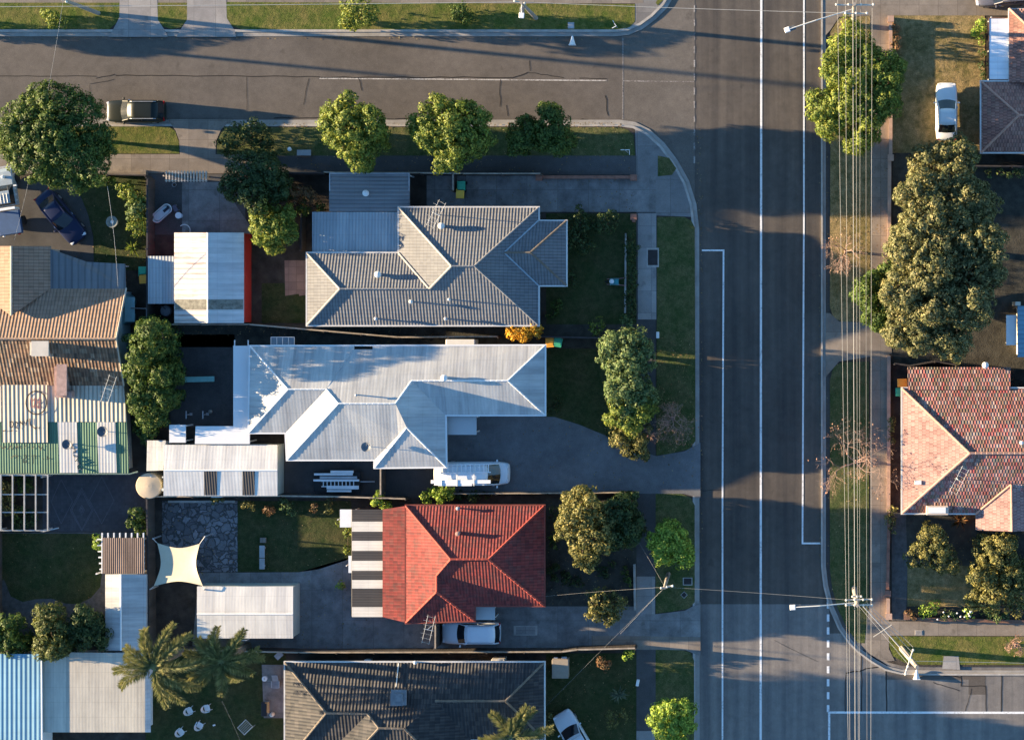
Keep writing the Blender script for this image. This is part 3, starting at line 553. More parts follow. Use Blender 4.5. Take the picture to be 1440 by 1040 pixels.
# --- grey tiled house
e = 3.0; z = zf(e, 25)
h = thing('tiled_house', 'grey tiled hip-roof house on the corner with a blue-grey metal lean-to and aerial', 'house', P(600, 380, 0))
out = [(432, 356), (432, 457), (757, 457), (757, 401), (796, 401), (796, 311), (757, 311), (757, 292), (561, 292), (561, 356)]
A, B, C, D, E, F = [(x, y, e) for x, y in ((432, 356), (432, 457), (757, 457), (757, 292), (561, 292), (561, 356))]
R1, R2, R3, R4 = (478, 406, z(50)), (604, 406, z(50)), (635, 374, z(82)), (667, 374, z(82))
W1, W2, W3, W4, W5, W6 = (757, 310, e), (796, 311, e), (796, 401, e), (757, 401, e), (709, 355, z(45)), (746, 355, z(45))
rf = roof_mesh([[A, R1, B], [A, F, R2, R1], [F, E, R3, R2], [E, D, R4, R3], [B, C, R4, R3, R2, R1], [D, W1, W5, R4], [R4, W5, W4, C], [W1, W2, W6, W5], [W2, W3, W6], [W3, W4, W5, W6]], 'roof', MATS['tile_grey'], h)
walls(h, out, e, MATS['cream_wall'])
ridges(rf, [(A, R1), (B, R1), (R2, R3), (E, R3), (F, R2)], .09, MATS['cap_cream']); ridges(rf, [(R1, R2), (R3, R4), (D, R4), (C, R4)], .07, M('cap_grey', (.24, .235, .23), .8, .15)); ridges(rf, [(W2, W6), (W3, W6), (W6, W5)], .09, MATS['cap_dark']); ridges(rf, [(W1, W5), (W4, W5)], .07, MATS['valley'], 'valley_flashing', .0)  # west hip caps coloured cream for the sun on them, others grey and dark
lr = roof_mesh([[(439, 298, 2.5), (559, 298, 2.5), (559, 355, 2.75), (439, 355, 2.75)]], 'lean_to_roof', MATS['metal_bluegrey'], h, (1, 0, 0)); MB().prism([tuple(P(a, b, 2.5))[:2] for a, b in ((443, 301), (557, 301), (557, 354), (443, 354))], 0, 2.42).build('lean_to_wall', MATS['cream_wall'], h)
vent(rf, 533, 386, z(30), 'whirly', MATS['galv_light']); vent(rf, 579, 424, z(33), 'pipe', MATS['galv_light']); vent(rf, 633, 421, z(36), 'long', MATS['galv_light']); vent(rf, 622, 318, z(26), 'whirly', MATS['galv_light']); vent(rf, 530, 448, z(8), 'pipe'); vent(rf, 628, 448, z(8), 'pipe'); antenna(rf, 618, 302, z(12), 1.7)
cp = thing('carport', 'dark grey flat metal carport with a round white vent beside the grey house', 'carport', P(519, 270, 0))
cr = roof_mesh([[(463, 243, 2.35), (576, 243, 2.35), (576, 297, 2.5), (463, 297, 2.5)]], 'roof', MATS['metal_grey_flat'], cp, (0, 1, 0)); vent(cr, 516, 272, 2.42, 'whirly', MATS['white_trim'])
for a, b in ((466, 246), (573, 246), (573, 294), (466, 294), (520, 246)): MB().box(P(a, b, 2.4) - Vector((0, 0, 1.2)), (.1, .1, 2.3)).build('post', MATS['white_trim'], cp)
MB().ribbon([tuple(P(a, b, 2.4))[:2] for a, b in ((463, 297), (463, 243), (576, 243), (576, 297))], -.08, 0, 2.25, 2.42).build('gutter', MATS['galv'], cp)

# --- white metal house
e = 3.0; z = zf(e, 22)
h = thing('metal_roofed_house', 'long white metal-roofed house with several hips, blue in its shade', 'house', P(550, 570, 0))
v = dict(a=(352, 487, e), b=(350, 608, e), c=(402, 608, e), d=(404, 646, e), f=(527, 646, e), g=(527, 657, e), i=(627, 656, e), j=(626, 583, e), k=(766, 583, e), l=(766, 486, e), l2=(524, 486, e), l3=(524, 491, e), l4=(498, 491, e), l5=(498, 486, e),
         p=(405, 547, z(60)), q=(459, 547, z(60)), r=(476, 567, z(80)), s=(556, 567, z(80)), t=(579, 535, z(48)), u=(714, 535, z(48)), w=(572, 601, z(52)), x=(560, 612, z(38)))
g = lambda s_: [v[k] for k in s_.split()]
rf = roof_mesh([g('a p b'), g('b c q p'), g('c d r q'), g('d f x w s r'), g('g w x f'), g('g i w'), g('i j t s w'), g('j k u t'), g('k l u'), g('a l5 l4 l3 l2 l u t s r q p')], 'roof', MATS['metal_white'], h)
walls(h, [q[:2] for q in g('a b c d f g i j k l')], e, MATS['white_wall'], gm=MATS['white_trim'])
ridges(rf, [(v['a'], v['p']), (v['b'], v['p']), (v['p'], v['q']), (v['q'], v['r']), (v['d'], v['r']), (v['r'], v['s']), (v['g'], v['w']), (v['i'], v['w']), (v['t'], v['u']), (v['u'], v['k']), (v['u'], v['l']), (v['s'], v['t'])], .07, MATS['white_trim'], lift=.0)
vent(rf, 626, 531, z(44), 'whirly', MATS['white_trim']); vent(rf, 503, 555, z(66), 'long', MATS['galv'])
dsh = MB(); c = P(515, 628, z(20) + .55); dsh.lathe(c, [(.02, 0), (.22, .04), (.36, .12), (.37, .13), (.22, .06), (.02, .02)], 16).tube([c - Vector((0, 0, .55)), c], .03, 6).tube([c, c + Vector((.1, .35, .3))], .015, 5); dsh.build('satellite_dish', M('dish_grey', (.16, .17, .18), .5), rf)
MB().prism([tuple(P(a, b, 2.5))[:2] for a, b in ((628, 585), (670, 585), (670, 611), (628, 611))], 2.4, 2.5).build('porch_roof', MATS['metal_pale'], h)
for a, b in ((667, 587), (667, 608)): MB().box(P(a, b, 2.4) - Vector((0, 0, 1.2)), (.1, .1, 2.38)).build('porch_post', MATS['white_trim'], h)
MB().prism([tuple(P(a, b, 1.9))[:2] for a, b in ((381, 474), (414, 474), (414, 485), (381, 485))], 1.85, 1.92).build('glass_awning', M('awning_glass', (.2, .26, .3), .15, .1), h)
mb = MB()
for k in range(5): a = P(381 + 8.2 * k, 474, 1.94); b = P(381 + 8.2 * k, 485, 1.94); mb.tube([a, b], .03, 4)
for b in (474, 485): mb.tube([P(381, b, 1.94), P(414, b, 1.94)], .03, 4)
mb.build('awning_frame', MATS['white_trim'], h)
wh = thing('water_heater', 'long white box unit standing in the passage above the white metal roof', 'water heater', P(648, 482, 0)); MB().box(P(648, 481.5, 1.5) - Vector((0, 0, .6)), (2.25, .5, 1.7)).build('tank', MATS['white_trim'], wh, bevel=.05); MB().lathe(P(632, 481.5, 1.62), [(.09, 0), (.09, .03), (.02, .04)], 10).build('cap', MATS['galv'], wh)
t = thing('flat_carport', 'flat pale-blue L-shaped patio roof on the west end of the white house', 'patio roof', P(339, 560, 0)); MB().prism([tuple(P(a, b, 2.4))[:2] for a, b in ((328, 486), (351, 486), (351, 624), (274, 624), (275, 599), (328, 599))], 2.28, 2.4).build('roof', MATS['metal_white_plain'], t)
for a, b in ((330, 488), (330, 597), (277, 602), (277, 621), (349, 621)): MB().box(P(a, b, 2.3) - Vector((0, 0, 1.15)), (.09, .09, 2.26)).build('post', MATS['white_trim'], t)
for a in (330, 349): MB().tube([P(a, 478, 2.33), P(a, 487, 2.33)], .05, 5).build('beam', MATS['white_trim'], t)
t = thing('small_flat_roof', 'small flat pale-blue shelter roof left of the gap beside the white shed', 'shelter', P(250, 609, 0)); MB().prism([tuple(P(a, b, 2.3))[:2] for a, b in ((238, 597), (261, 597), (261, 622), (238, 622))], 2.2, 2.3).build('roof', MATS['metal_white_plain'], t)
for a, b in ((240, 599), (259, 599), (240, 620), (259, 620)): MB().box(P(a, b, 2.2) - Vector((0, 0, 1.1)), (.09, .09, 2.18)).build('post', MATS['white_trim'], t)

# --- red house
e = 3.0; z = zf(e, 25)
h = thing('red_roofed_house', 'brick house under a red tiled hip roof with a striped awning along its left side', 'house', P(650, 790, 0))
v = dict(a=(571, 711, e), b=(765, 711, e), c=(765, 851, e), d=(667, 851, e), d2=(667, 872, e), f=(571, 875, e), v1=(538, 716, e - .35), v2=(538, 867, e - .35), m1=(575, 717, e + .02), m2=(575, 868, e + .02), p=(634, 786, z(70)), q=(687, 786, z(70)), r=(614, 809, z(44)), s=(614, 832, z(44)))
rf = roof_mesh([g('a b q p'), g('b c q'), g('c d r p q'), g('d d2 s r'), g('d2 f s'), g('a p r s f'), g('v1 a f v2')], 'roof', MATS['tile_red'], h)
walls(h, [q[:2] for q in g('a b c d d2 f')], e, MATS['brick'], gm=M('gutter_red', (.2, .05, .035), .6)); MB().prism([tuple(P(a, b, 2.2))[:2] for a, b in ((541, 719), (576, 716), (576, 868), (541, 864))], 0, 2.1).build('side_wall', MATS['brick'], h)
ridges(rf, [(v['a'], v['p']), (v['p'], v['q']), (v['q'], v['b']), (v['q'], v['c']), (v['p'], v['r']), (v['s'], v['d2']), (v['s'], v['f']), (v['r'], v['s'])], .1, MATS['cap_red'])
mbx = MB(); b = P(645, 749, z(36)); mbx.lathe(b - Vector((0, 0, .2)), [(.14, 0), (.14, .65), (.18, .66), (.18, .76), (.05, .78)], 10); mbx.build('flue', MATS['cap_pink'], rf)
antenna(rf, 609, 878, 2.6, 2.2, 1.35); vent(rf, 645, 714, e + .1, 'pipe')
MB().prism([tuple(P(a, b, 2.4))[:2] for a, b in ((668, 853), (696, 853), (696, 871), (668, 871))], 2.32, 2.4).build('porch_roof', MATS['metal_pale'], h)
for a, b in ((694, 855), (694, 869)): MB().box(P(a, b, 2.3) - Vector((0, 0, 1.15)), (.09, .09, 2.28)).build('porch_post', MATS['white_trim'], h)
aw = thing('striped_awning', 'awning of alternating black and white sheets along the red house', 'awning', P(516, 790, 0)); ys = [716, 733, 747, 760, 774, 788, 802, 815, 827, 853, 867]
for i in range(10):
    roof_mesh([[(495, ys[i], 2.1), (538, ys[i], 2.22), (538, ys[i + 1], 2.22), (495, ys[i + 1], 2.1)]], 'sheet', MATS['plastic_dark'] if i % 2 == 0 else MATS['plastic_clear'], aw, (0, 1, 0), .03)['label'] = 'dark awning sheet' if i % 2 == 0 else 'white awning sheet'
for b in (718, 765, 815, 864): MB().box(P(497, b, 2.05) - Vector((0, 0, 1.02)), (.08, .08, 2.04)).build('post', MATS['white_trim'], aw)
MB().tube([P(495.5, 716, 2.04), P(495.5, 866, 2.04)], .06, 5).build('beam', M('dark_trim', (.06, .055, .05), .6), aw)
for nm, lb, pts in (('small_awning', 'small square white awning at the top of the striped awning', ((478, 716), (495, 716), (495, 741), (478, 741))), ('window_hood', 'narrow white hood at the middle of the striped awning', ((490, 781), (496, 781), (496, 805), (490, 805)))):
    t = thing(nm, lb, 'awning', P(pts[0][0] + 5, pts[0][1] + 8, 0)); MB().prism([tuple(P(a, b, 2.0))[:2] for a, b in pts], 1.94, 2.0).build('panel', MATS['white_trim'], t); MB().box(P(pts[0][0] + 1, (pts[0][1] + pts[2][1]) / 2, 1.0), (.07, .07, 1.94)).build('post', MATS['white_trim'], t)

# --- dark tiled house at the bottom
e = 3.4; z = zf(e, 25)
h = thing('dark_tiled_house', 'charcoal weathered tile house with grey chimney at the bottom edge', 'house', P(580, 1020, 0))
v = dict(a=(401, 931, e), b=(765, 931, e), c=(765, 1039, e), d=(662, 1039, e), d2=(662, 1117, e), f=(447, 1117, e), f2=(447, 1073, e), a2=(401, 1073, e), p=(459, 1002, z(71)), q=(517, 1003, z(71)), r=(533, 1023, z(92)), s=(569, 1024, z(92)), m=(612, 985, z(54)), n=(711, 985, z(54)))
rf = roof_mesh([g('a p a2'), g('a2 p q f2'), g('f2 q r f'), g('f r s d2'), g('d2 s m d'), g('d m n c'), g('c n b'), g('a b n m s r q p')], 'roof', MATS['tile_dark'], h)
walls(h, [q[:2] for q in g('a b c d d2 f f2 a2')], e, MATS['brown_brick']); ridges(rf, [(v['a'], v['p']), (v['p'], v['a2']), (v['p'], v['q']), (v['q'], v['r']), (v['r'], v['s']), (v['s'], v['d2']), (v['m'], v['n']), (v['n'], v['b']), (v['n'], v['c']), (v['f'], v['r'])], .1, MATS['cap_dark'])
MB().box(P(561, 980, z(48)) + Vector((0, 0, .1)), (.95, .95, 1.5)).box(P(561, 980, z(48) + .9), (1.15, 1.15, .14)).box(P(561, 980, z(48) + 1.02), (.6, .6, .14)).build('chimney', M('chimney_grey', (.2, .2, .21), .85, .2, 3, .01), rf)
MB().tube([P(560.5, 932, z(2) + .06), P(557, 965, z(36) + .06)], .04, 6).build('pipe', MATS['galv_light'], rf); vent(rf, 585, 930, e, 'pipe', MATS['galv_light'])
ac = thing('air_conditioner', 'cream air-conditioner box by the bottom fence above the dark tiled roof', 'air conditioner', P(702, 928, 0)); MB().box(P(702, 928, .9), (1.0, .42, 1.4)).build('case', MATS['cream_wall'], ac, bevel=.03); MB().lathe(P(702, 928, 1.6), [(.17, 0), (.17, .02), (.04, .03)], 12).build('fan', MATS['galv'], ac)
t = thing('meter_box', 'small pale box in the gap above the dark tiled roof', 'box', P(517, 929, 0)); MB().box(P(517, 929.5, .8), (.45, .25, 1.5)).build('case', MATS['galv_light'], t); MB().box(P(517, 929.5, 1.56), (.5, .3, .04)).build('lid', MATS['white_trim'], t)

# --- tan house at the left edge
e = 2.5; z = zf(e, 24)
h = thing('tan_tiled_house', 'tan tiled house on the left edge with patched cream and green metal roofs behind', 'house', P(90, 500, 0))
zr = z(70)
rf = roof_mesh([[(-160, 405, e), (177, 405, e), (163, 476, zr), (-160, 476, zr)], [(-160, 542, e), (-160, 476, zr), (163, 476, zr), (174, 542, e)]], 'roof', MATS['tile_tan'], h)
rf.data.materials.append(MATS['tile_mottled']); rf.data.polygons[1].material_index = 1
wg = roof_mesh([[(16, 346, z(55)), (72, 346, e), (72, 405, e), (16, 444, z(55) - .02)], [(-40, 346, e), (16, 346, z(55)), (16, 444, z(55) - .02), (-40, 405, e)]], 'wing_roof', MATS['tile_tan'], h)
roof_mesh([[(71, 350, 2.55), (122, 368, 2.3), (176, 371, 2.3), (177, 406, 2.52), (71, 406, 2.52)]], 'verandah_roof', MATS['metal_verandah'], h, (1, 0, 0))
ridges(rf, [((-160, 476, zr), (163, 476, zr))], .1, MATS['cap_tan']); ridges(wg, [((16, 346, z(55)), (16, 444, z(55)))], .09, MATS['cap_cream'])
MB().tube([P(177.5, 405, e), P(163.5, 476, zr), P(174.5, 542, e)], .07, 5).build('barge_board', MATS['cap_cream'], h)
for pts, zz in (([(-150, 410), (170, 410), (167, 538), (-150, 538)], 2.42), ([(-36, 350), (68, 350), (68, 412), (-36, 412)], 2.4)): MB().prism([tuple(P(a, b, zz))[:2] for a, b in pts], 0, zz).build('wall', M('blue_wall', (.3, .42, .45), .8, .1) if pts[1][0] == 170 else MATS['cream_wall'], h)
MB().add([P(170, 412, 2.4), P(167, 538, 2.4), P(159, 476, zr - .1)], [(0, 1, 2)]).build('gable_wall', MATS['blue_wall'], h)
for a, b in ((174, 374), (125, 371)): MB().box(P(a, b, 1.15), (.1, .1, 2.3)).build('verandah_post', MATS['white_trim'], h)
lw = roof_mesh([[(-160, 542, 2.46), (174, 542, 2.46), (178, 593, 2.36), (-160, 593, 2.36)]], 'back_roof', MATS['metal_cream'], h); lw2 = roof_mesh([[(-160, 593, 2.3), (178, 593, 2.3), (181, 665, 2.16), (-160, 665, 2.16)]], 'green_roof', MATS['metal_green'], h); lw3 = roof_mesh([[(2, 541, 2.53), (66, 541, 2.53), (67, 622, 2.38), (3, 622, 2.38)]], 'patch_sheet', MATS['metal_cream'], h, None, .03)
for a0, a1, b0, b1 in ((81, 108, 84, 110), (136, 162, 139, 164)): roof_mesh([[(a0, 592, 2.34), (a1, 592, 2.34), (b1, 664.5, 2.2), (b0, 664.5, 2.2)]], 'skylight_sheet', MATS['plastic_clear'], h, None, .03)
MB().prism([tuple(P(a, b, 2.1))[:2] for a, b in ((-150, 538), (168, 538), (174, 660), (-150, 660))], 0, 2.06).build('back_wall', MATS['cream_wall'], h); MB().tube([P(-160, 666, 2.1), P(182, 666, 2.1), P(194, 663, 2.1)], .06, 6).build('gutter', M('green_gutter', (.16, .22, .18), .5), h)
MB().box(P(56.5, 490, zr - .1), (1.15, 1.0, 1.1)).box(P(56.5, 490, zr + .5), (1.3, 1.15, .12)).build('evaporative_cooler', M('cream_plastic', (.55, .5, .42), .6, .08), rf)
MB().box(P(88, 536, 3.0), (.7, 2.3, 1.5)).box(P(87, 534, 3.85), (.78, 2.4, .14)).build('chimney', M('pink_brick', (.4, .27, .23), .9, .25, 3, .01, 20), rf); MB().box(P(93, 554, 2.75), (1.1, .5, .7)).build('brick_base', MATS['pink_brick'], rf)
antenna(rf, 166, 545, 2.5, 2.2, 1.25)
for px, py, r_ in ((147, 606, .42), (97, 624, .38)):
    c = P(px, py, 2.32) + Vector((0, 0, .35)); MB().lathe(c, [(.02, 0), (r_ * .6, .03), (r_, .12), (r_ * .98, .13), (r_ * .6, .05), (.02, .02)], 16).tube([c - Vector((0, 0, .4)), c], .03, 5).tube([c, c + Vector((.3, -.1, .25))], .012, 4).build('satellite_dish', M('dish_dark', (.09, .1, .115), .5), h)
mb = MB(); cp_ = [P(100 + 3 * math.sin(i * 1.1) + i * .55, 622 + i * 1.6 + 2.5 * math.cos(i * 1.7), 2.28 + .08 * math.sin(i * 2.3)) for i in range(26)]
mb.tube(cp_, .035, 5).build('loose_cable', MATS['pipe_dark'] if 'pipe_dark' in MATS else M('pipe_dark', (.1, .11, .12), .5), h)
# graffiti painted on the metal sheets
def onplane(px, py, f): return P(px, py, f(py))
gm = M('black_marks', (.03, .03, .035), .9, .3); gr = M('red_marks', (.3, .14, .13), .9, .3); gb = M('brown_marks', (.13, .09, .06), .9, .3)
def strokes(sts, f, w, mat):
    mb = MB()
    for st in sts:
        pts = [onplane(a, b, f) for a, b in st]
        for i in range(len(pts) - 1):
            a, b = pts[i], pts[i + 1]; d = (b - a); d.z = 0; n = Vector((-d.y, d.x, 0)).normalized() * w / 2; mb.add([a - n, b - n, b + n, a + n], [(0, 1, 2, 3)])
    return mb.build('painted_marks', mat, h)
f3 = lambda y: 2.53 - (y - 541) / 81 * .15 + .045; f2 = lambda y: 2.3 - (y - 593) / 72 * .14 + .04
strokes([[(51 + 14.5 * math.cos(TAU * i / 32), 566 + 16.3 * math.sin(TAU * i / 32)) for i in range(33)]], f3, .09, gm)
strokes([[(44, 559), (45, 573)], [(44, 566), (49, 560)], [(48, 574), (49, 559)], [(52, 561), (52, 575)], [(52, 567), (56, 563)], [(56, 575), (56, 558)], [(45, 572), (50, 570), (57, 574)]], f3, .08, gr)
strokes([[(14, 594), (17, 592), (19, 596), (17, 601), (14, 600), (14, 592)], [(22, 592), (22, 602)], [(22, 593), (26, 595)], [(28, 591), (28, 600)], [(28, 592), (32, 597), (32, 591)], [(36, 598), (38, 590), (40, 592)], [(42, 588), (42, 596), (46, 600)], [(4, 606), (8, 605)], [(14, 606), (18, 605)], [(24, 601), (26, 603)], [(47, 600), (50, 603), (51, 600)], [(55, 602), (56, 600)]], f3, .07, gm)
strokes([[(0, 626), (5, 631), (8, 627)], [(12, 632), (15, 626), (18, 632)], [(22, 630), (24, 626), (26, 630)], [(34, 629), (37, 626)], [(54, 626), (57, 633), (60, 626)], [(15, 644), (20, 640), (25, 641)], [(28, 627), (30, 631)], [(45, 631), (48, 627)]], f2, .05, gb)
strokes([[(33, 640), (37, 640), (37, 644), (33, 645), (33, 650), (37, 650), (37, 646)], [(44, 641), (50, 640), (51, 645)], [(47, 642), (47, 652)], [(60, 644), (62, 646)], [(66, 641), (67, 645), (71, 644)], [(24, 644), (25, 642)]], f2, .05, gm)

# --- terracotta house on the right
e = 2.6; z = zf(e, 24)
h = thing('terracotta_house', 'old house under a patchy red and moss-brown terracotta tile roof on the right', 'house', P(1360, 630, 0))
v = dict(a=(1269, 546, e), b=(1269, 721, e), p=(1364, 637, z(90)), q=(1700, 637, z(90)), c=(1700, 722, e), d=(1700, 546, e))
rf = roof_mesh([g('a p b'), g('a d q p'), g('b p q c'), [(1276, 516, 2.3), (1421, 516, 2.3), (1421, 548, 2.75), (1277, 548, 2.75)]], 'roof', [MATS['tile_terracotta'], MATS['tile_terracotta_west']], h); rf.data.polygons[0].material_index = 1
wr = (1422, 681, z(44)); roof_mesh([[(1372, 722, e), wr, (1423, 747, z(44)), (1372, 745, e)], [wr, (1473, 722, e), (1473, 745, e), (1423, 747, z(44))]], 'porch_roof', MATS['tile_terracotta_west'], h)
walls(h, [(1269, 546), (1269, 721), (1700, 722), (1700, 546)], e, MATS['brick']); MB().prism([tuple(P(a, b, 2.3))[:2] for a, b in ((1281, 519), (1417, 519), (1417, 552), (1281, 552))], 0, 2.2).build('side_wall', MATS['brick'], h); MB().prism([tuple(P(a, b, 2.3))[:2] for a, b in ((1377, 722), (1468, 722), (1468, 742), (1377, 742))], 0, 2.4).build('porch_wall', MATS['brick'], h)
ridges(rf, [(v['a'], v['p']), (v['b'], v['p']), (v['p'], v['q'])], .11, MATS['cap_pink']); ridges(rf, [((1372, 722, e), wr), (wr, (1423, 747, z(44)))], .09, MATS['cap_pink'])
MB().box(P(1291, 678, z(22) + .1), (.5, .3, .35)).build('roof_box', MATS['white_trim'], rf); antenna(rf, 1345, 672, z(62), 1.8, 1.1); vent(rf, 1436, 622, z(72), 'pipe', MATS['white_trim']); vent(rf, 1385, 513, 2.3, 'whirly', MATS['white_trim'])
ac = thing('air_conditioner', 'long cream air-conditioner hung under the eave of the terracotta roof', 'air conditioner', P(1318, 717, 0)); MB().box(P(1318, 717, 2.95), (1.7, .7, .6)).build('case', M('cream_unit', (.6, .48, .38), .6, .06), ac, bevel=.06); MB().box(P(1318, 717, 3.27), (1.3, .45, .05)).build('grille', MATS['white_trim'], ac); MB().box(P(1318, 720, 1.35), (.08, .08, 2.6)).build('bracket', MATS['galv'], ac)
h = thing('brown_tiled_house', 'brown and pink tiled house at the top right with a long flat blue-white roof', 'house', P(1420, 140, 0))
z = zf(e, 22); p = (1433, 162, z(50))
rf = roof_mesh([[(1380, 115, e), p, (1380, 214, e)], [(1380, 115, e), (1700, 115, e), (1700, 162, z(50)), p], [(1380, 214, e), p, (1700, 162, z(50)), (1700, 214, e)], [(1419, 116, e + .1), (1419, 12, e), (1470, 60, z(50)), (1470, 116, z(50))], [(1419, 12, e), (1700, 12, e), (1700, 60, z(50)), (1470, 60, z(50))], [(1470, 60, z(50)), (1700, 60, z(50)), (1700, 116, z(40)), (1470, 116, z(50))]], 'roof', MATS['tile_brown'], h)
ridges(rf, [((1380, 115, e), p), ((1380, 214, e), p), (p, (1700, 162, z(50))), ((1419, 12, e), (1470, 60, z(50)))], .1, MATS['cap_pink']); walls(h, [(1380, 115), (1380, 214), (1700, 214), (1700, 14), (1420, 14), (1420, 115)], e, MATS['brown_brick'])
roof_mesh([[(1390, 25, 2.4), (1418, 25, 2.4), (1418, 113, 2.4), (1390, 113, 2.4)]], 'verandah_roof', MATS['metal_white_plain'], h, (0, 1, 0)); MB().ribbon([tuple(P(a, b, 2.4))[:2] for a, b in ((1418, 25), (1390, 25), (1390, 113), (1418, 113))], 0, .07, 2.3, 2.42).build('fascia', MATS['brown_brick'], h)
for a, b in ((1392, 28), (1392, 70), (1392, 110)): MB().box(P(a, b, 1.2), (.1, .1, 2.3)).build('verandah_post', MATS['white_trim'], h)
h = thing('blue_roofed_outbuilding', 'blue metal roof building with a pale awning at the right edge', 'outbuilding', P(1450, 465, 0)); roof_mesh([[(1431, 430, 2.5), (1600, 430, 3.2), (1600, 502, 3.2), (1431, 502, 2.5)]], 'roof', MATS['metal_blue'], h); MB().prism([tuple(P(a, b, 2.4))[:2] for a, b in ((1434, 433), (1598, 433), (1598, 499), (1434, 499))], 0, 2.42).build('wall', MATS['cream_wall'], h); MB().prism([tuple(P(a, b, 2.3))[:2] for a, b in ((1415, 443), (1429, 443), (1429, 485), (1415, 485))], 2.24, 2.3).build('awning', MATS['white_trim'], h)
for b in (446, 482): MB().box(P(1417, b, 1.1), (.06, .06, 2.2)).build('awning_post', MATS['white_trim'], h)
MB().box(P(1429, 427, 1.3), (.4, .3, 2.5)).build('corner_pier', MATS['cream_wall'], h)
# ------------------------------------------------------------------ sheds and small roofs
def gable_shed(name, label, cat, x0, y0, x1, y1, e, pitch, axis, mat, wmat, mid=None, sky=(), mat2=None, ovh=.05):
    """rectangle traced at the eaves; axis 'x' ridge runs left-right, 'y' up-down"""
    h = thing(name, label, cat, P((x0 + x1) / 2, (y0 + y1) / 2, 0)); t = math.tan(R(pitch)) / S
    if axis == 'x':
        m = mid or (y0 + y1) / 2; rz = e + t * (m - y0); fa = [[(x0, y0, e), (x1, y0, e), (x1, m, rz), (x0, m, rz)], [(x0, m, rz), (x1, m, rz), (x1, y1, e), (x0, y1, e)]]
        ends = [[(x0, y0), (x0, m), (x0, y1)], [(x1, y0), (x1, m), (x1, y1)]]
    else:
        m = mid or (x0 + x1) / 2; rz = e + t * (m - x0); fa = [[(x0, y0, e), (m, y0, rz), (m, y1, rz), (x0, y1, e)], [(m, y0, rz), (x1, y0, e), (x1, y1, e), (m, y1, rz)]]
        ends = [[(x0, y0), (m, y0), (x1, y0)], [(x0, y1), (m, y1), (x1, y1)]]
    rf = roof_mesh(fa, 'roof', [mat, mat2 or mat], h)
    if mat2: rf.data.polygons[1].material_index = 1
    pts = [P(a, b, e) for a, b in ((x0, y0), (x1, y0), (x1, y1), (x0, y1))]; w = inset(pts, ovh)
    wl = MB().prism([(p.x, p.y) for p in w], 0, e - .1)
    for en in ends:
        a, b, c = P(*en[0], e - .1), P(*en[1], rz - .1), P(*en[2], e - .1); cen = P((x0 + x1) / 2, (y0 + y1) / 2, e); sh = (cen - (a + c) / 2); sh.z = 0; sh = sh.normalized() * ovh; wl.add([a + sh, c + sh, b + sh], [(0, 1, 2)])
    wl.build('wall', wmat, h)
    if axis == 'x': MB().tube([P(x0, m, rz + .01), P(x1, m, rz + .01)], .07, 6).build('ridge_cap', MATS['white_trim'], rf)
    else: MB().tube([P(m, y0, rz + .01), P(m, y1, rz + .01)], .07, 6).build('ridge_cap', MATS['white_trim'], rf)
    for (a0, a1, side) in sky:
        f = [(q[0], q[1]) for q in fa[side]]
        if axis == 'x':
            z0, z1 = fa[side][0][2], fa[side][2][2]; yy0, yy1 = fa[side][0][1], fa[side][2][1]; roof_mesh([[(a0, yy0, z0 + .04), (a1, yy0, z0 + .04), (a1, yy1 - 1, z1 + .04), (a0, yy1 - 1, z1 + .04)]], 'skylight', MATS['plastic_dark'], rf, None, .02)
        else:
            z0, z1 = fa[side][0][2], fa[side][1][2]; xx0, xx1 = fa[side][0][0], fa[side][1][0]; roof_mesh([[(xx0 + 1, a0, z0 + .04), (xx1 - 1, a0, z1 + .04), (xx1 - 1, a1, z1 + .04), (xx0 + 1, a1, z0 + .04)]], 'skylight', M('plastic_grimy', (.2, .19, .15), .5, .5, 4), rf, None, .02)
    MB().box(P((x0 + x1) / 2, y1 if axis == 'x' else y1, 1.0) + Vector((0, ovh - .02 if False else .02, 0)), (.85, .06, 2.0)).build('door', MATS['white_trim'], h)
    return h
gable_shed('garage', 'white gabled garage with rusty roof sheets and red walls behind the grey house', 'garage', 245, 327, 343, 454, 2.3, 9, 'y', MATS['metal_rust'], M('red_wall', (.38, .03, .025), .7, .1), 292, [(421, 435, 0), (421, 435, 1)], corr_mat('metal_sheet_white', (.6, .6, .58), .4, .002, .25, .45, (.3, .28, .27), 0.0, .66, .93))
t = thing('lean_to', 'small blue-grey corrugated lean-to against the white gabled garage', 'shed', P(226, 393, 0)); roof_mesh([[(208, 360, 2.0), (245, 360, 2.15), (245, 427, 2.15), (208, 427, 2.0)]], 'roof', MATS['metal_bluegrey'], t, (1, 0, 0)); MB().prism([tuple(P(a, b, 2.0))[:2] for a, b in ((210, 362), (244, 362), (244, 425), (210, 425))], 0, 1.92).build('wall', MATS['galv'], t)
gable_shed('shed', 'long white gabled shed with two dark skylight strips near the white house', 'shed', 230, 625, 390, 697, 2.2, 14, 'x', MATS['metal_shed'], M('sage_wall', (.4, .43, .36), .75, .08), 661, [(287, 305, 1), (341, 358, 1)])
t = thing('lean_to', 'white lean-to on the left end of the long white shed above the round tank', 'shed', P(219, 641, 0)); roof_mesh([[(207, 619, 2.05), (233, 619, 2.2), (229, 661, 2.2), (206, 662, 2.05)]], 'roof', MATS['metal_white'], t, (1, 0, 0)); MB().prism([tuple(P(a, b, 2.0))[:2] for a, b in ((209, 622), (230, 622), (228, 659), (209, 659))], 0, 1.98).build('wall', MATS['white_wall'], t)
gable_shed('shed', 'white metal shed with a stained roof beside the shade sail', 'shed', 277, 824, 412, 897, 2.3, 7, 'x', corr_mat('metal_stained', (.66, .64, .6), .25, .0012, .2, .5, (.36, .31, .26), 0.0, .6, .95), MATS['sage_wall'], 863)
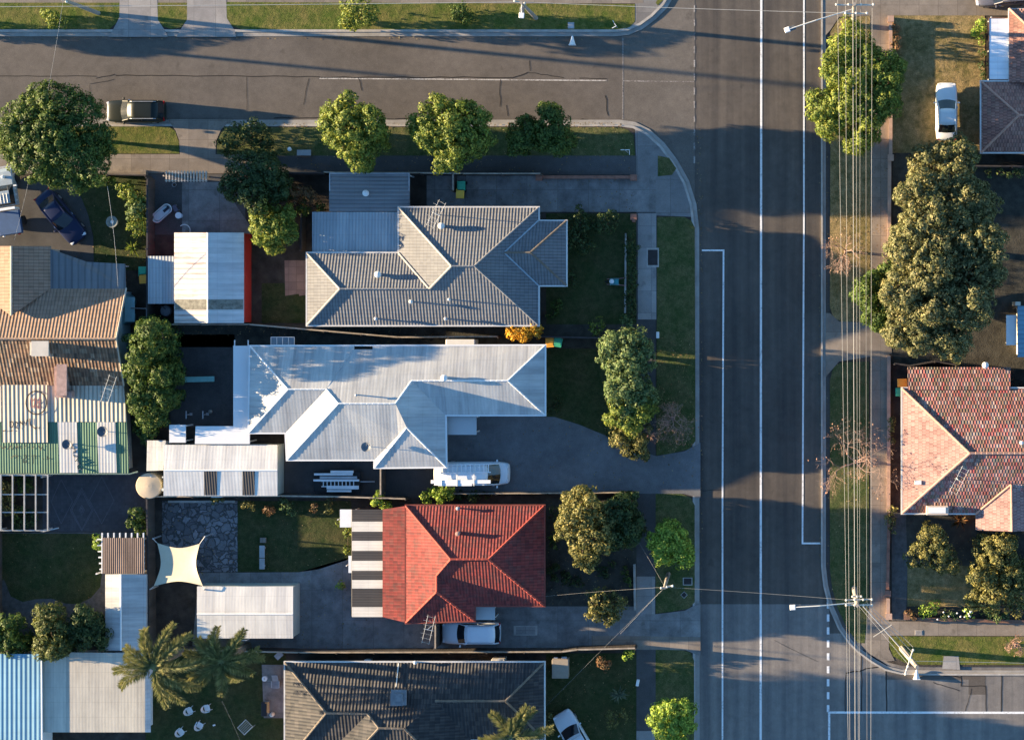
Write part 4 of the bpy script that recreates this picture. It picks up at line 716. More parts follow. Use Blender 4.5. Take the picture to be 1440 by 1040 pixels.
gable_shed('narrow_shed', 'narrow shed, white on one slope and blue on the other, along the left fence', 'shed', 148, 807, 206, 914, 2.2, 12, 'y', MATS['metal_white'], MATS['galv'], 170)
t = thing('corrugated_roof_building', 'pale blue corrugated roof building in the bottom left corner', 'outbuilding', P(20, 980, 0)); roof_mesh([[(-150, 919, 2.68), (58, 919, 2.68), (60, 1200, 2.68), (-150, 1200, 2.68)]], 'roof', MATS['metal_blue'], t, (1, 0, 0)); MB().prism([tuple(P(a, b, 2.6))[:2] for a, b in ((-148, 922), (55, 922), (57, 1200), (-148, 1200))], 0, 2.6).build('wall', MATS['white_wall'], t); MB().tube([P(58.5, 919, 2.68), P(60.5, 1200, 2.68)], .06, 6).build('barge_cap', MATS['white_trim'], t)
t = thing('corrugated_roof_building', 'broad cream-white corrugated roof by the palms, lower than its blue neighbour', 'outbuilding', P(140, 975, 0)); roof_mesh([[(60, 916, 2.45), (204, 918, 2.4), (204, 1029, 2.4), (60, 1029, 2.45)]], 'roof', MATS['metal_offwhite'], t); roof_mesh([[(204, 918, 2.4), (212, 918, 2.1), (212, 1029, 2.1), (204, 1029, 2.4)]], 'side_roof', MATS['metal_pale'], t); MB().prism([tuple(P(a, b, 2.2))[:2] for a, b in ((64, 920), (202, 921), (202, 1026), (64, 1026))], 0, 2.3).build('wall', MATS['white_wall'], t)
# pergolas
t = thing('pergola', 'pale open-grid pergola frame over plants by the dark patio', 'pergola', P(35, 707, 0))
for x in (-38, 1, 17.5, 34, 50, 67): MB().ribbon([tuple(P(x, 667, 2.4))[:2], tuple(P(x, 745, 2.4))[:2]], -.045, .045, 2.3, 2.42).build('rafter', M('pergola_paint', (.38, .37, .35), .7, .15), t)
for y in (668, 695, 720, 745.5): MB().ribbon([tuple(P(-38, y, 2.3))[:2], tuple(P(68, y, 2.3))[:2]], -.04, .04, 2.2, 2.303).build('beam', M('pergola_paint', (.38, .37, .35), .7, .15), t)
MB().ribbon([tuple(P(60, 747, 2.3))[:2], tuple(P(82, 742, 2.3))[:2]], -.04, .04, 2.2, 2.3).build('beam', M('pergola_paint', (.38, .37, .35), .7, .15), t)
for a, b in ((66, 669), (66, 744), (1, 744)): MB().box(P(a, b, 1.15), (.11, .11, 2.15)).build('post', M('pergola_paint', (.38, .37, .35), .7, .15), t)
t = thing('slatted_pergola', 'pergola with brown reed cover and white rafter ends beside the left fence', 'pergola', P(172, 780, 0)); roof_mesh([[(144, 756, 2.35), (202, 756, 2.35), (202, 806, 2.35), (144, 806, 2.35)]], 'reed_cover', corr_mat('reed', (.2, .15, .13), .16, .03, .5, .95, None, 0, .5, .3), t, (1, 0, 0))
for i in range(8): x = 143 + i * 8.3; MB().ribbon([tuple(P(x, 749, 2.3))[:2], tuple(P(x, 806, 2.3))[:2]], -.045, .045, 2.12, 2.25).build('rafter', MATS['white_trim'], t)
for i in range(6): y = 758 + i * 8.4; MB().ribbon([tuple(P(136 + i * .8, y, 2.1))[:2], tuple(P(203, y, 2.1))[:2]], -.05, .05, 1.98, 2.11).build('crossbar', MATS['white_trim'], t)
for a, b in ((142, 758), (142, 804), (201, 758), (201, 804)): MB().box(P(a, b, 1.05), (.1, .1, 2.0)).build('post', MATS['white_trim'], t)
# shade sail
t = thing('shade_sail', 'cream four-cornered shade sail stretched between posts above crazy paving', 'shade sail', P(254, 790, 0)); mb = MB(); cs = [P(221, 763, 1.95), P(281, 764, 2.45), P(285, 823, 2.55), P(216, 824, 1.9)]; N_ = 16; idx = {}
for i in range(N_ + 1):
    for j in range(N_ + 1):
        u, w_ = i / N_, j / N_; p = (cs[0] * (1 - u) + cs[1] * u) * (1 - w_) + (cs[3] * (1 - u) + cs[2] * u) * w_; c = (cs[0] + cs[1] + cs[2] + cs[3]) / 4
        ed = max(4 * u * (1 - u) * (abs(w_ - .5) * 2) ** 2, 4 * w_ * (1 - w_) * (abs(u - .5) * 2) ** 2); q = p.lerp(c, .22 * ed); q.z = p.z - .12 * 16 * u * (1 - u) * w_ * (1 - w_); mb.v.append(tuple(q))
mb.f = [[i * (N_ + 1) + j, (i + 1) * (N_ + 1) + j, (i + 1) * (N_ + 1) + j + 1, i * (N_ + 1) + j + 1] for i in range(N_) for j in range(N_)]; mb.mi = [0] * len(mb.f)
mb.build('sail', M('sail_cloth', (.52, .46, .34), .8, .05), t, smooth=True)
for (px, py), c in (((215, 757), cs[0]), ((288, 754), cs[1]), ((287, 829), cs[2]), ((211, 828), cs[3])): b = P(px, py, c.z); MB().tube([(b.x, b.y, 0), b], .06, 8).build('post', MATS['galv'], t); MB().tube([b, c], .02, 4).build('cable', MATS['galv_light'], t)
# water tanks
t = thing('water_tank', 'round beige water tank tucked under the corner of the long white shed', 'water tank', P(220, 680, 0)); MB().lathe(P(220, 680, 0), [(.98, 0), (1.0, .1), (1.0, 1.75), (.95, 1.82), (.3, 1.9), (.02, 1.92)], 28).build('tank', M('beige_tank', (.5, .4, .28), .6, .06), t, smooth=False)
for a in (.8, 2.2, 4.0): MB().lathe(P(220, 680, 1.85) + Vector((.72 * math.cos(a), .72 * math.sin(a), -.04)), [(.08, 0), (.08, .06), (.02, .07)], 8).build('lid', MATS['galv'], t)
MB().tube([P(229, 688, 2.1), P(229, 688, 1.8)], .12, 8).build('inlet', MATS['white_trim'], t)
t = thing('water_tank', 'tall teal cylinder tank beside the tan house wall', 'water tank', P(183, 440, 0)); mb = MB()
for i in range(2): mb.lathe(P(182.5, 424 + 22 * i, 0), [(.55, .1), (.58, .2), (.58, 1.9), (.5, 2.0), (.05, 2.06)], 20)
mb.build('tank', M('teal_tank', (.09, .2, .23), .5, .1), t); MB().box(P(182.5, 435, 2.02), (.75, 1.9, .12)).build('cover', M('teal_tank_top', (.17, .3, .33), .5, .1), t)
MB().tube([P(184, 433, 2.1), P(206, 434, 2.1), P(206, 449, 2.1)], .05, 6).build('pipe', M('pipe_dark', (.1, .11, .12), .5), t)
t = thing('machine_cover', 'round grey machine cover with hose between the lean-to and the garage', 'machine', P(236, 437, 0)); MB().lathe(P(236, 437, G), [(.4, 0), (.46, .3), (.4, .55), (.2, .62), (.02, .64)], 18).build('body', M('cover_grey', (.22, .25, .28), .5, .15), t); MB().tube([P(224, 428, .5), P(228, 431, .9), P(236, 437, .6)], .04, 6).build('hose', MATS['pipe_dark'], t)

# ------------------------------------------------------------------ fences and walls
def fence(label, pts, hgt=1.75, cap='rail_light', name='timber_fence'):
    w = [P(a, b, hgt) for a, b in pts]; root = thing(name, label, 'fence', (w[0].x, w[0].y, 0)); q = [(p.x, p.y) for p in w]
    mb = MB(); mb.ribbon(q, -.02, .02, 0, hgt - .05)
    for i in range(len(w) - 1):
        a, b = w[i], w[i + 1]; L = (b - a).length; n = int(L / .22); d = (b - a).normalized(); ang = math.atan2(d.y, d.x); nr = Vector((-d.y, d.x, 0))
        for k in range(n): c = a + d * (.11 + k * .22) + nr * .035; mb.box((c.x, c.y, hgt / 2 - .05 + random.uniform(-.03, .02)), (.19, .025, hgt - .1), ang)
    mb.build('paling_panel', MATS['fence_wood'], root); MB().ribbon(q, -.055, .055, hgt - .05, hgt).build('top_rail', MATS[cap], root); pm = []
    for i in range(len(w) - 1):
        a, b = w[i], w[i + 1]; L = (b - a).length; n = max(1, int(L / 2.7))
        for k in range(n + 1):
            c = a.lerp(b, k / n); nr = Vector((-(b - a).normalized().y, (b - a).normalized().x, 0)); MB().box((c.x - nr.x * .08, c.y - nr.y * .08, hgt / 2 + .02), (.1, .1, hgt + .06), math.atan2((b - a).y, (b - a).x)).build('post', MATS['fence_wood'], root)
    return root
M('fence_dark', (.05, .045, .045), .9, .3)
fence('long dark timber fence dividing the left lots from the garden lots', [(207, 250), (206, 500), (207, 620)], 1.8, 'fence_dark'); fence('dark timber fence between the patio side and the shade sail yard', [(206, 700), (207, 760), (209, 912)], 1.8, 'fence_dark')
fence('timber fence between the grey tiled house and the white metal house', [(215, 456), (350, 456), (560, 474), (700, 473)], 1.7); fence('low timber fence ending by the wheelie bins and round hedge', [(736, 473), (845, 475)], 1.5, 'fence_dark')
fence('timber fence between the white shed yard and the crazy paving', [(208, 698), (395, 697), (470, 698), (570, 701)], 1.6); fence('timber fence along the driveway north of the red house', [(625, 694), (770, 693), (893, 692)], 1.0)
fence('long pale-railed timber fence between the red house and the charcoal house', [(230, 913), (420, 917), (790, 916), (812, 913), (893, 911)], 1.7); fence('timber fence along the top footpath behind the dark-roofed carport', [(455, 242), (590, 243), (650, 244), (760, 244)], 1.6)
fence('short timber gate fence beside the bins north of the grey house', [(637, 245), (637, 268)], 1.6, 'rail_light', 'timber_gate'); fence('dark fence along the top footpath behind the dark corner tree', [(345, 243), (455, 243)], 1.6, 'fence_dark')
fence('short dark fence running down beside the backyard lawn of the grey house', [(423, 300), (423, 352)], 1.5, 'fence_dark'); fence('tall timber boundary fence just past the left edge by the lower lawn', [(-12, 650), (-12, 918)], 2.0, 'fence_dark'); fence('timber fence at the side of the tan house driveway', [(150, 245), (204, 246)], 1.6, 'fence_wood')
fence('grey side gate across the driveway in front of the silver wagon', [(612, 876), (612, 912)], 2.5, 'rail_light', 'side_gate'); fence('pale fence post line across the white house side yard', [(535, 656), (535, 696)], 1.8, 'rail_light', 'side_gate'); fence('dark fence above the terracotta house', [(1258, 511), (1280, 514), (1315, 508), (1345, 513)], 1.6, 'fence_dark')
fence('timber fence behind the big gum tree below the brown house', [(1365, 233), (1600, 236)], 1.7, 'fence_dark'); fence('short dark fence at the footpath end of the red house garden', [(893, 694), (895, 735)], 1.0)
def lowwall(label, pts, hgt, mat, piers=(), w=.23, name='brick_wall', cap=None):
    q = [tuple(P(a, b, hgt))[:2] for a, b in pts]; root = thing(name, label, 'wall', (*q[0], 0)); MB().ribbon(q, -w / 2, w / 2, 0, hgt - .06).build('wall_face', mat, root); MB().ribbon(q, -w / 2 - .02, w / 2 + .02, hgt - .06, hgt).build('coping', cap or mat, root)
    for a, b in piers: c = P(a, b, hgt); MB().box((c.x, c.y, hgt / 2 + .07), (.42, .42, hgt + .14)).box((c.x, c.y, hgt + .17), (.48, .48, .06)).build('pier', mat, root)
    return root
pk = M('pink_wall', (.46, .3, .22), .9, .2, 2); lowwall('pinkish low brick wall fronting the lawn with the parked white sedan', [(1252.5, 24), (1252.5, 222)], .62, pk, [(1252.5, 27), (1252.5, 222)]); lowwall('low brick front wall beside the big gum tree', [(1251, 224), (1250, 452)], .7, pk); lowwall('low brick front wall in front of the terracotta house', [(1250, 500), (1249.5, 720)], .6, pk)
lowwall('low dotted brick wall between the footpath and gravel path at bottom right', [(1250, 722), (1248, 838)], .5, MATS['brick'], [(1248.5, 834)], .2); lowwall('short brick wall ending in a square pier by the corner garden gate', [(1249, 841), (1249, 866)], .6, pk, [(1250, 866)]); lowwall('low dark wall with flowers along the bottom right garden', [(1276, 870), (1330, 871), (1600, 878)], .5, MATS['brown_brick'], [(1275, 866)])
lowwall('low brick wall with square piers along the corner footpath', [(758, 249), (892, 249)], .6, MATS['brick'], [(758, 250), (891, 250)], .2); lowwall('square brick gate pier at the grey house driveway', [(891, 302), (891, 312)], .7, MATS['brick'], [(891, 305)], .2, 'gate_pier'); lowwall('pale kerb wall at the end of the red house garden', [(892, 793), (893, 858)], .5, MATS['kerb'], (), .14, 'garden_wall')
lowwall('tan retaining wall along the tan house footpath end', [(148, 243), (203, 244)], .5, MATS['concrete'], [(202, 243)], .2, 'garden_wall'); lowwall('low garden edging beside the front lawn of the grey house', [(880, 328), (879, 440)], .22, MATS['kerb'], (), .1, 'garden_edging'); lowwall('low stone edging under the fence beside the crazy paving', [(236, 705), (330, 705)], .3, MATS['kerb'], (), .14, 'garden_edging')
t = thing('slatted_gate', 'wide gate of pale vertical slats at the top of the courtyard', 'gate', P(262, 250, 0)); mb = MB()
for i in range(14): c = P(234 + i * 4.3, 248, 1.5); MB().box((c.x, c.y, 1.5), (.11, .85, .06)).build('slat', M('slat_cream', (.5, .42, .33), .7, .1), t)
for yy in (243.5, 254): MB().box(P(262, yy, 1.42), (3.3, .06, .1)).build('rail', MATS['slat_cream'], t)
for a in (234, 290): MB().box(P(a, 248, .75), (.1, .1, 1.4)).build('post', MATS['slat_cream'], t)

# ------------------------------------------------------------------ vehicles (local: +x forward)
M('black_rubber', (.025, .025, .025), .7, .1); M('lamp_clear', (.7, .72, .74), .15, .03); M('lamp_red', (.35, .01, .01), .25, .05); M('chrome', (.6, .6, .62), .2, .05, metallic=.9); glass_mat('car_glass', (.012, .016, .02))
def paint(name, col): return M(name, col, .35, .03, 2, 0, 30, .0, 0, None, .5 if sum(col) > .3 else .2, .5 if sum(col) > .3 else .12)
def car(label, px, py, heading, L, W, Ht, mat, kind='sedan', cat='car', rails=False, z0=0.0, name=None):
    root = thing(name or 'parked_' + {'van': 'van'}.get(kind, 'car'), label, cat, (0, 0, 0), None, True); w = W / 2
    P_ = {'sedan': dict(sh=.92, hood=.9, tail=.95, fb=.17, ft=.02, rt=-.24, rb=-.36, wt=.76), 'suv': dict(sh=1.02, hood=1.02, tail=1.02, fb=.2, ft=.07, rt=-.42, rb=-.475, wt=.8), 'hatch': dict(sh=.95, hood=.94, tail=.95, fb=.2, ft=.05, rt=-.38, rb=-.465, wt=.78), 'van': dict(sh=1.15, hood=1.12, tail=1.15, fb=.36, ft=.22, rt=-.485, rb=-.495, wt=.86)}[kind]
    st = [(-.5, .74, .7, .38), (-.488, .86, P_['tail'] - .12, .3), (-.45, .94, P_['tail'] - .03, .26), (-.33, .985, P_['tail'], .24), (-.1, 1, P_['sh'], .22), (.1, 1, P_['sh'], .22), (P_['fb'] + .02, .995, P_['hood'], .22), (.36, .97, P_['hood'] - .07, .24), (.44, .91, P_['hood'] - .15, .26), (.485, .8, P_['hood'] - .26, .3), (.5, .66, .62, .38)]
    mb = MB(); rn = 11
    for xs, wf, zt, zb in st:
        y = w * wf; prof = [(0, zb), (y * .8, zb), (y * .97, zb + .14), (y, (zb + zt) / 2 + .02), (y * .96, zt - .1), (y * .82, zt - .005), (0, zt + .025)]
        ring = prof + [(-a, b) for a, b in prof[-2:0:-1]]; rn = len(ring); mb.v += [(xs * L, a, b) for a, b in ring]
    for i in range(len(st) - 1):
        for k in range(rn): mb.f.append([i * rn + k, (i + 1) * rn + k, (i + 1) * rn + (k + 1) % rn, i * rn + (k + 1) % rn]); mb.mi.append(0)
    mb.f.append(list(range(rn))); mb.mi.append(0); mb.f.append(list(range((len(st) - 1) * rn, len(st) * rn))[::-1]); mb.mi.append(0)
    body = mb.build('body', mat, root, smooth=True); s = body.modifiers.new('smooth', 'SUBSURF'); s.levels = 1; s.render_levels = 2
    sh, fb, ft, rt, rb = P_['sh'] - .02, P_['fb'] * L, P_['ft'] * L, P_['rt'] * L, P_['rb'] * L; wb, wt = w * .9, w * P_['wt']
    K = 6
    def arc(x, hw, z, bulge): return [Vector((x + bulge * (1 - (2 * k / K - 1) ** 2), hw * (2 * k / K - 1), z + .02 * (1 - (2 * k / K - 1) ** 2))) for k in range(K + 1)]
    def grid(a, b, nm, m): g_ = MB(); g_.add(a + b, [(k, k + 1, K + 2 + k, K + 1 + k) for k in range(K)]); return g_.build(nm, m, root, smooth=True)
    f0, f1, r1, r0 = arc(fb, wb * .94, sh, .14), arc(ft, wt * .97, Ht - .03, .08), arc(rt, wt * .97, Ht - .03, -.06), arc(rb, wb * .9, sh, -.1)
    grid(f0, f1, 'windscreen', MATS['car_glass']); grid(r0, r1, 'rear_window', MATS['car_glass'])
    for sg, kk in ((1, K), (-1, 0)):
        a, b, c, d = f0[kk], f1[kk], r1[kk], r0[kk]; sw = MB(); o = Vector((0, sg * .01, 0))
        if kind == 'van':
            m0, m1 = b.lerp(c, .38), a.lerp(d, .42); sw.add([a + o, b + o, m0 + o, m1 + o], [(0, 1, 2, 3)]); MB().add([m1, m0, c, d], [(0, 1, 2, 3)]).build('side_panel', mat, root)
        else: sw.add([a + o, b + o, c + o, d + o], [(0, 1, 2, 3)])
        sw.build('side_window', MATS['car_glass'], root); pl = MB(); pl.tube([a, b], .045, 6); pl.tube([c, d], .06, 6); pl.tube([b, c], .05, 6)
        if kind != 'van': bm, bt = a.lerp(d, .48), b.lerp(c, .45); pl.tube([bm, bt], .04, 5)
        pl.build('pillar', mat, root)
        MB().box((fb - .12, sg * (w + .07), sh + .06), (.12, .2, .13)).build('wing_mirror', mat, root, bevel=.03); MB().box((fb - .45, sg * (w * .985), sh - .2), (.16, .05, .04)).build('handle', MATS['chrome'], root)
        MB().box((L * .455, sg * w * .62, P_['hood'] - .27), (.2, .36, .14), -sg * .35).build('headlight', MATS['lamp_clear'], root, bevel=.03); MB().box((-L * .478, sg * w * .7, P_['tail'] - .2), (.12, .34, .16), sg * .25).build('tail_light', MATS['lamp_red'], root, bevel=.03)
        for xx in (L * .31, -L * .29):
            ty = MB().lathe((xx, sg * (w - .13), .31), [(.2, -.1), (.3, -.1), (.315, -.07), (.315, .07), (.3, .1), (.2, .1)], 20, 0, 'Y').build('wheel', MATS['tyre'], root, smooth=False); MB().lathe((xx, sg * (w - .05), .31), [(.2, -.03), (.2, .03), (.06, .04), (.05, .05)], 14, 0, 'Y').build('rim', MATS['rim'], ty)
        if rails: MB().tube([(ft - .15, sg * wt * .93, Ht), (ft - .3, sg * wt * .93, Ht + .07), (rt + .3, sg * wt * .93, Ht + .07), (rt + .1, sg * wt * .93, Ht)], .025, 6).build('roof_rail', MATS['galv'], root)
    rm = MB()
    for i, t in enumerate((0, .25, .5, .75, 1)):
        for k in range(K + 1): p = f1[k].lerp(r1[k], t); u = 2 * k / K - 1; rm.v.append((p.x, p.y * 1.03, Ht - .03 + .05 * (1 - u * u) * (1 - (2 * t - 1) ** 4 * .6)))
    for i in range(4):
        for k in range(K): b_ = i * (K + 1) + k; rm.f.append([b_, b_ + 1, b_ + K + 2, b_ + K + 1]); rm.mi.append(0)
    ro = rm.build('roof', mat, root, smooth=True); sm = ro.modifiers.new('thickness', 'SOLIDIFY'); sm.thickness = .04; sm.offset = -1
    MB().box((L * .493, 0, .42), (.06, W * .6, .12)).build('number_plate_holder', MATS['black_rubber'], root); MB().box((L * .47, 0, P_['hood'] - .3), (.1, W * .45, .1)).build('grille', MATS['black_rubber'], root)
    for xx in (.02, -.2) if kind == 'hatch' else (): MB().tube([(xx * L, -wt, Ht + .06), (xx * L, wt, Ht + .06)], .02, 5).build('roof_bar', MATS['galv'], root)
    p = P(px, py, .7); root.location = (p.x, p.y, z0); root.rotation_euler = (0, 0, R(heading)); return root
car('black car parked on the top street beside the round tree', 191, 156.5, 180, 4.6, 1.78, 1.5, paint('paint_black', (.012, .016, .014)), 'suv', rails=True, z0=.01)
car('dark navy sedan parked askew on the curved driveway', 86, 305, -51, 4.7, 1.76, 1.42, paint('paint_navy', (.012, .018, .05)), 'sedan', z0=G + .01)
car('white sedan parked on the dry front lawn near the brown tiled house', 1331, 157, 90, 4.5, 1.72, 1.45, paint('paint_white', (.72, .72, .7)), 'sedan', z0=G)
car('silver wagon parked in the narrow driveway below the red house', 663, 889, 180, 4.6, 1.8, 1.52, paint('paint_silver', (.66, .69, .72)), 'suv', rails=True, z0=G + .02)
car('pale silver car half cut off at the bottom edge on the lawn', 809, 1036, 121, 4.5, 1.74, 1.46, paint('paint_pale', (.55, .58, .6)), 'hatch', z0=G)
car('dark grey car cut off by the top edge at upper right', 1414, -8, 184, 4.8, 1.85, 1.5, paint('paint_grey', (.1, .1, .12)), 'suv', z0=G + .02)
vn = car('white van with ladder racks parked beside the white metal house', 666, 665, 0, 5.7, 1.88, 1.95, paint('paint_van', (.7, .72, .72)), 'van', 'van', z0=G + .02, name='white_van')
for xx in (-2.2, -1.0, .3): MB().tube([(xx, -.85, 2.1), (xx, .85, 2.1)], .03, 6).box((xx, -.8, 2.03), (.05, .05, .14)).box((xx, .8, 2.03), (.05, .05, .14)).build('roof_rack', MATS['galv_light'], vn)
M('alu', (.8, .8, .79), .45, .08)
def ladder(label, a, b, w, zz, n, name='ladder', dz=0):
    p, q = P(*a, zz), P(*b, zz + dz); t = thing(name, label, 'ladder', (p.x, p.y, zz)); d = (q - p).normalized(); s = Vector((-d.y, d.x, 0)) * w / 2
    for sg in (1, -1): MB().tube([p + s * sg, q + s * sg], .045, 5).build('rail', MATS['alu'], t)
    mb = MB()
    for i in range(n): c = p.lerp(q, (i + .5) / n); MB().tube([c - s, c + s], .035, 5).build('rung', MATS['alu'], t)
    return t
def plank(label, px, py, lx, ly, zz, th=.06, mat='alu', rz=0, cat='plank', name='plank'):
    o = MB().box(P(px, py, zz), (lx, ly, th), rz).build(name, MATS[mat], bevel=.01, loc=P(px, py, zz - th / 2)); return tag(o, label, cat)
ladder('wide ladder lying on the racks of the white van', (614, 659), (690, 658), .62, 2.2, 12); plank('long white plank along the edge of the white van roof', 648, 677, 4.6, .28, 2.2); plank('second white plank beside the long one on the white van', 640, 681, 2.6, .22, 2.19)
tr = thing('trailer', 'flat trailer loaded with ladders beside the white house', 'trailer', P(474, 677, 0)); c = P(474, 677, .6); MB().box(c, (3.6, 1.55, .1)).build('deck', MATS['black_rubber'], tr)
for xx in (-.3, .5):
    for sy in (-.75, .75): w_ = MB().lathe((c.x + xx, c.y + sy, .42), [(.15, -.08), (.29, -.08), (.3, .08), (.15, .08)], 14, 0, 'Y').build('wheel', MATS['tyre'], tr); MB().lathe((c.x + xx, c.y + sy, .42), [(.15, -.05), (.15, .05), (.03, .06)], 10, 0, 'Y').build('rim', MATS['rim'], w_)
MB().tube([(c.x + 1.8, c.y, .55), (c.x + 2.9, c.y, .5)], .05, 6).build('drawbar', MATS['galv'], tr)
for i, (lb, y, x0, x1, w_, zz) in enumerate([('uppermost short ladder on the loaded trailer', 663, 465, 497, .2, .85), ('long narrow ladder second from the top on the trailer', 666.5, 442, 496, .16, .85), ('grey long ladder third from the top on the trailer', 671, 450, 502, .2, .8), ('white long ladder in the middle of the trailer load', 675, 441, 505, .16, .85)]): plank(lb, (x0 + x1) / 2, y, (x1 - x0) / S, w_, zz, .1, 'galv' if 'grey' in lb else 'alu', cat='ladder', name='folded_ladder')
ladder('rung ladder with visible bars on the trailer', (452, 680), (500, 679.5), .42, .8, 9); plank('lower white folded ladder on the trailer', 482, 685, 2.5, .28, .85, .1, cat='ladder', name='folded_ladder'); plank('lowest short white folded ladder on the trailer', 477, 690, 1.9, .16, .85, .1, cat='ladder', name='folded_ladder')
# utility truck
ut = thing('utility_truck', 'blue and silver flat-tray utility truck on the left driveway', 'truck', (0, 0, 0), None, True); pu = paint('paint_ute', (.28, .33, .36)); pb = M('tray_blue', (.05, .1, .2), .5, .12)
mb = MB(); pr = [(-.35, .5), (-.35, 1.15), (.9, 1.2), (2.3, 1.12), (2.6, .95), (2.65, .45)]
mb.v = [(x, -.85, z_) for x, z_ in pr] + [(x, .85, z_) for x, z_ in pr]; mb.f = [list(range(6)), list(range(6, 12))[::-1]] + [[i, 6 + i, 6 + (i + 1) % 6, (i + 1) % 6] for i in range(6)]; mb.mi = [0] * 8
mb.build('body', pu, ut, bevel=.08); cb = [Vector(q) for q in ((-.3, .78, 1.15), (1.25, .78, 1.18), (.7, .66, 1.82), (-.2, .68, 1.85))]; mr = [Vector((q.x, -q.y, q.z)) for q in cb]
MB().add([cb[1], mr[1], mr[2], cb[2]], [(0, 1, 2, 3)]).build('windscreen', MATS['car_glass'], ut)
for sd in (cb, mr): MB().add(sd, [(0, 1, 2, 3)]).build('side_window', MATS['car_glass'], ut)
MB().add([cb[0], mr[0], mr[3], cb[3]], [(0, 1, 2, 3)]).build('rear_window', MATS['car_glass'], ut); MB().box((.25, 0, 1.86), (.98, 1.36, .06)).build('roof', pu, ut, bevel=.02)
for i in range(5): MB().tube([(-.2, -.5 + .25 * i, 1.95), (.55, -.5 + .25 * i, 1.95)], .03, 5).build('rack_bar', MATS['galv_light'], ut)
MB().box((-.62, 0, 1.65), (.2, 1.75, .12)).box((-.62, .8, 1.2), (.12, .1, .9)).box((-.62, -.8, 1.2), (.12, .1, .9)).build('headboard', MATS['white_trim'], ut); MB().box((-1.65, 0, .88), (1.85, 1.8, .1)).build('tray', pb, ut); MB().box((-1.65, 0, 1.0), (1.8, 1.74, .14)).build('tray_cover', pb, ut, bevel=.03)
for sg in (-1, 1):
    for xx in (1.75, -1.55): w_ = MB().lathe((xx, sg * .85, .38), [(.2, -.13), (.36, -.13), (.38, 0), (.36, .13), (.2, .13)], 18, 0, 'Y').build('wheel', MATS['tyre'], ut); MB().lathe((xx, sg * .92, .38), [(.2, -.05), (.2, .06), (.05, .07)], 12, 0, 'Y').build('rim', MATS['rim'], ut if False else w_)
    MB().box((1.1, sg * 1.0, 1.25), (.12, .22, .2)).build('wing_mirror', MATS['white_trim'], ut); MB().box((2.6, sg * .65, .85), (.1, .3, .18)).build('headlight', MATS['lamp_clear'], ut); MB().lathe((-2.62, sg * .6, .9), [(.1, -.04), (.1, .04), (.02, .05)], 10, 0, 'X').build('tail_light', MATS['lamp_clear'] if sg > 0 else MATS['lamp_red'], ut)
    for k in range(3): MB().box((.9 - .45 * k, sg * .88, 1.05), (.12, .05, .12)).build('side_marker', MATS['white_trim'], ut)
MB().lathe((1.9, -.2, 1.15), [(.12, 0), (.12, .3), (.02, .34)], 10).build('air_intake', MATS['white_trim'], ut); MB().box((2.72, 0, .6), (.14, 1.7, .22)).build('bumper', MATS['galv'], ut)
p = P(11, 284, .8); ut.location = (p.x, p.y, G + .02); ut.rotation_euler = (0, 0, R(99))

# ------------------------------------------------------------------ bins and small things
BODY = {'green': M('bin_body', (.012, .03, .02), .5, .1)}
LID = {'green': M('lid_green', (.05, .38, .22), .5, .05), 'yellow': M('lid_yellow', (.85, .52, .07), .5, .05), 'orange': M('lid_orange', (.9, .4, .05), .5, .05)}
def bin_(label, px, py, rz, col):
    t = thing('wheelie_bin', label, 'bin', (0, 0, 0), 'wheelie bins beside the houses', True); mb = MB(); b = [(-.23, -.26), (.23, -.26), (.23, .26), (-.23, .26)]; tp = [(-.29, -.34), (.29, -.34), (.29, .34), (-.29, .34)]
    mb.add([(x, y, .06) for x, y in b] + [(x, y, .98) for x, y in tp], [(3, 2, 1, 0), (0, 1, 5, 4), (1, 2, 6, 5), (2, 3, 7, 6), (3, 0, 4, 7), (4, 5, 6, 7)]); mb.build('body', BODY['green'], t); MB().box((0, 0, 1.02), (.64, .74, .08)).box((0, .05, 1.07), (.5, .5, .04)).build('lid', LID[col], t, bevel=.03); MB().tube([(-.25, -.4, .96), (.25, -.4, .96)], .02, 6).build('handle', BODY['green'], t)
    for sx in (-.27, .27): MB().lathe((sx, -.27, .12), [(.03, -.04), (.12, -.04), (.12, .04), (.03, .04)], 12, 0, 'X').build('wheel', MATS['tyre'], t)
    p = P(px, py, 1.0); t.location = (p.x, p.y, G); t.rotation_euler = (0, 0, R(rz))
bin_('green-lidded wheelie bin beside the lean-to and tan house', 201.5, 381.5, 0, 'green'); bin_('orange-lidded wheelie bin beside the lean-to and tan house', 202.5, 392, 3, 'orange'); bin_('green-lidded wheelie bin above the grey house', 649, 261.5, 180, 'green'); bin_('yellow-lidded wheelie bin above the grey house', 647.5, 272.5, 178, 'yellow'); bin_('yellow-lidded wheelie bin beside the white metal roof end', 773.5, 481.5, 4, 'orange'); bin_('green-lidded wheelie bin beside the white metal roof end', 785, 481, -10, 'green'); bin_('orange-lidded wheelie bin at the corner of the terracotta roof', 1268.5, 538, 92, 'orange'); bin_('green-lidded wheelie bin partly under the terracotta eave', 1266, 551, 90, 'green')
def one(name, label, cat, px, py, zz, parts, rz=0):
    t = thing(name, label, cat, (0, 0, 0), None, True)
    for nm, mb, m, bv in parts: mb.build(nm, m, t, bevel=bv)
    p = P(px, py, zz); t.location = (p.x, p.y, G + .01); t.rotation_euler = (0, 0, R(rz)); return t
W_ = MATS['white_trim']; GV = MATS['galv']
tubm = MB(); n = 20
def stad(l, r, z_, k=20): return [((l if math.cos(TAU * i / k) > 0 else -l) + r * math.cos(TAU * i / k), r * math.sin(TAU * i / k), z_) for i in range(k)]
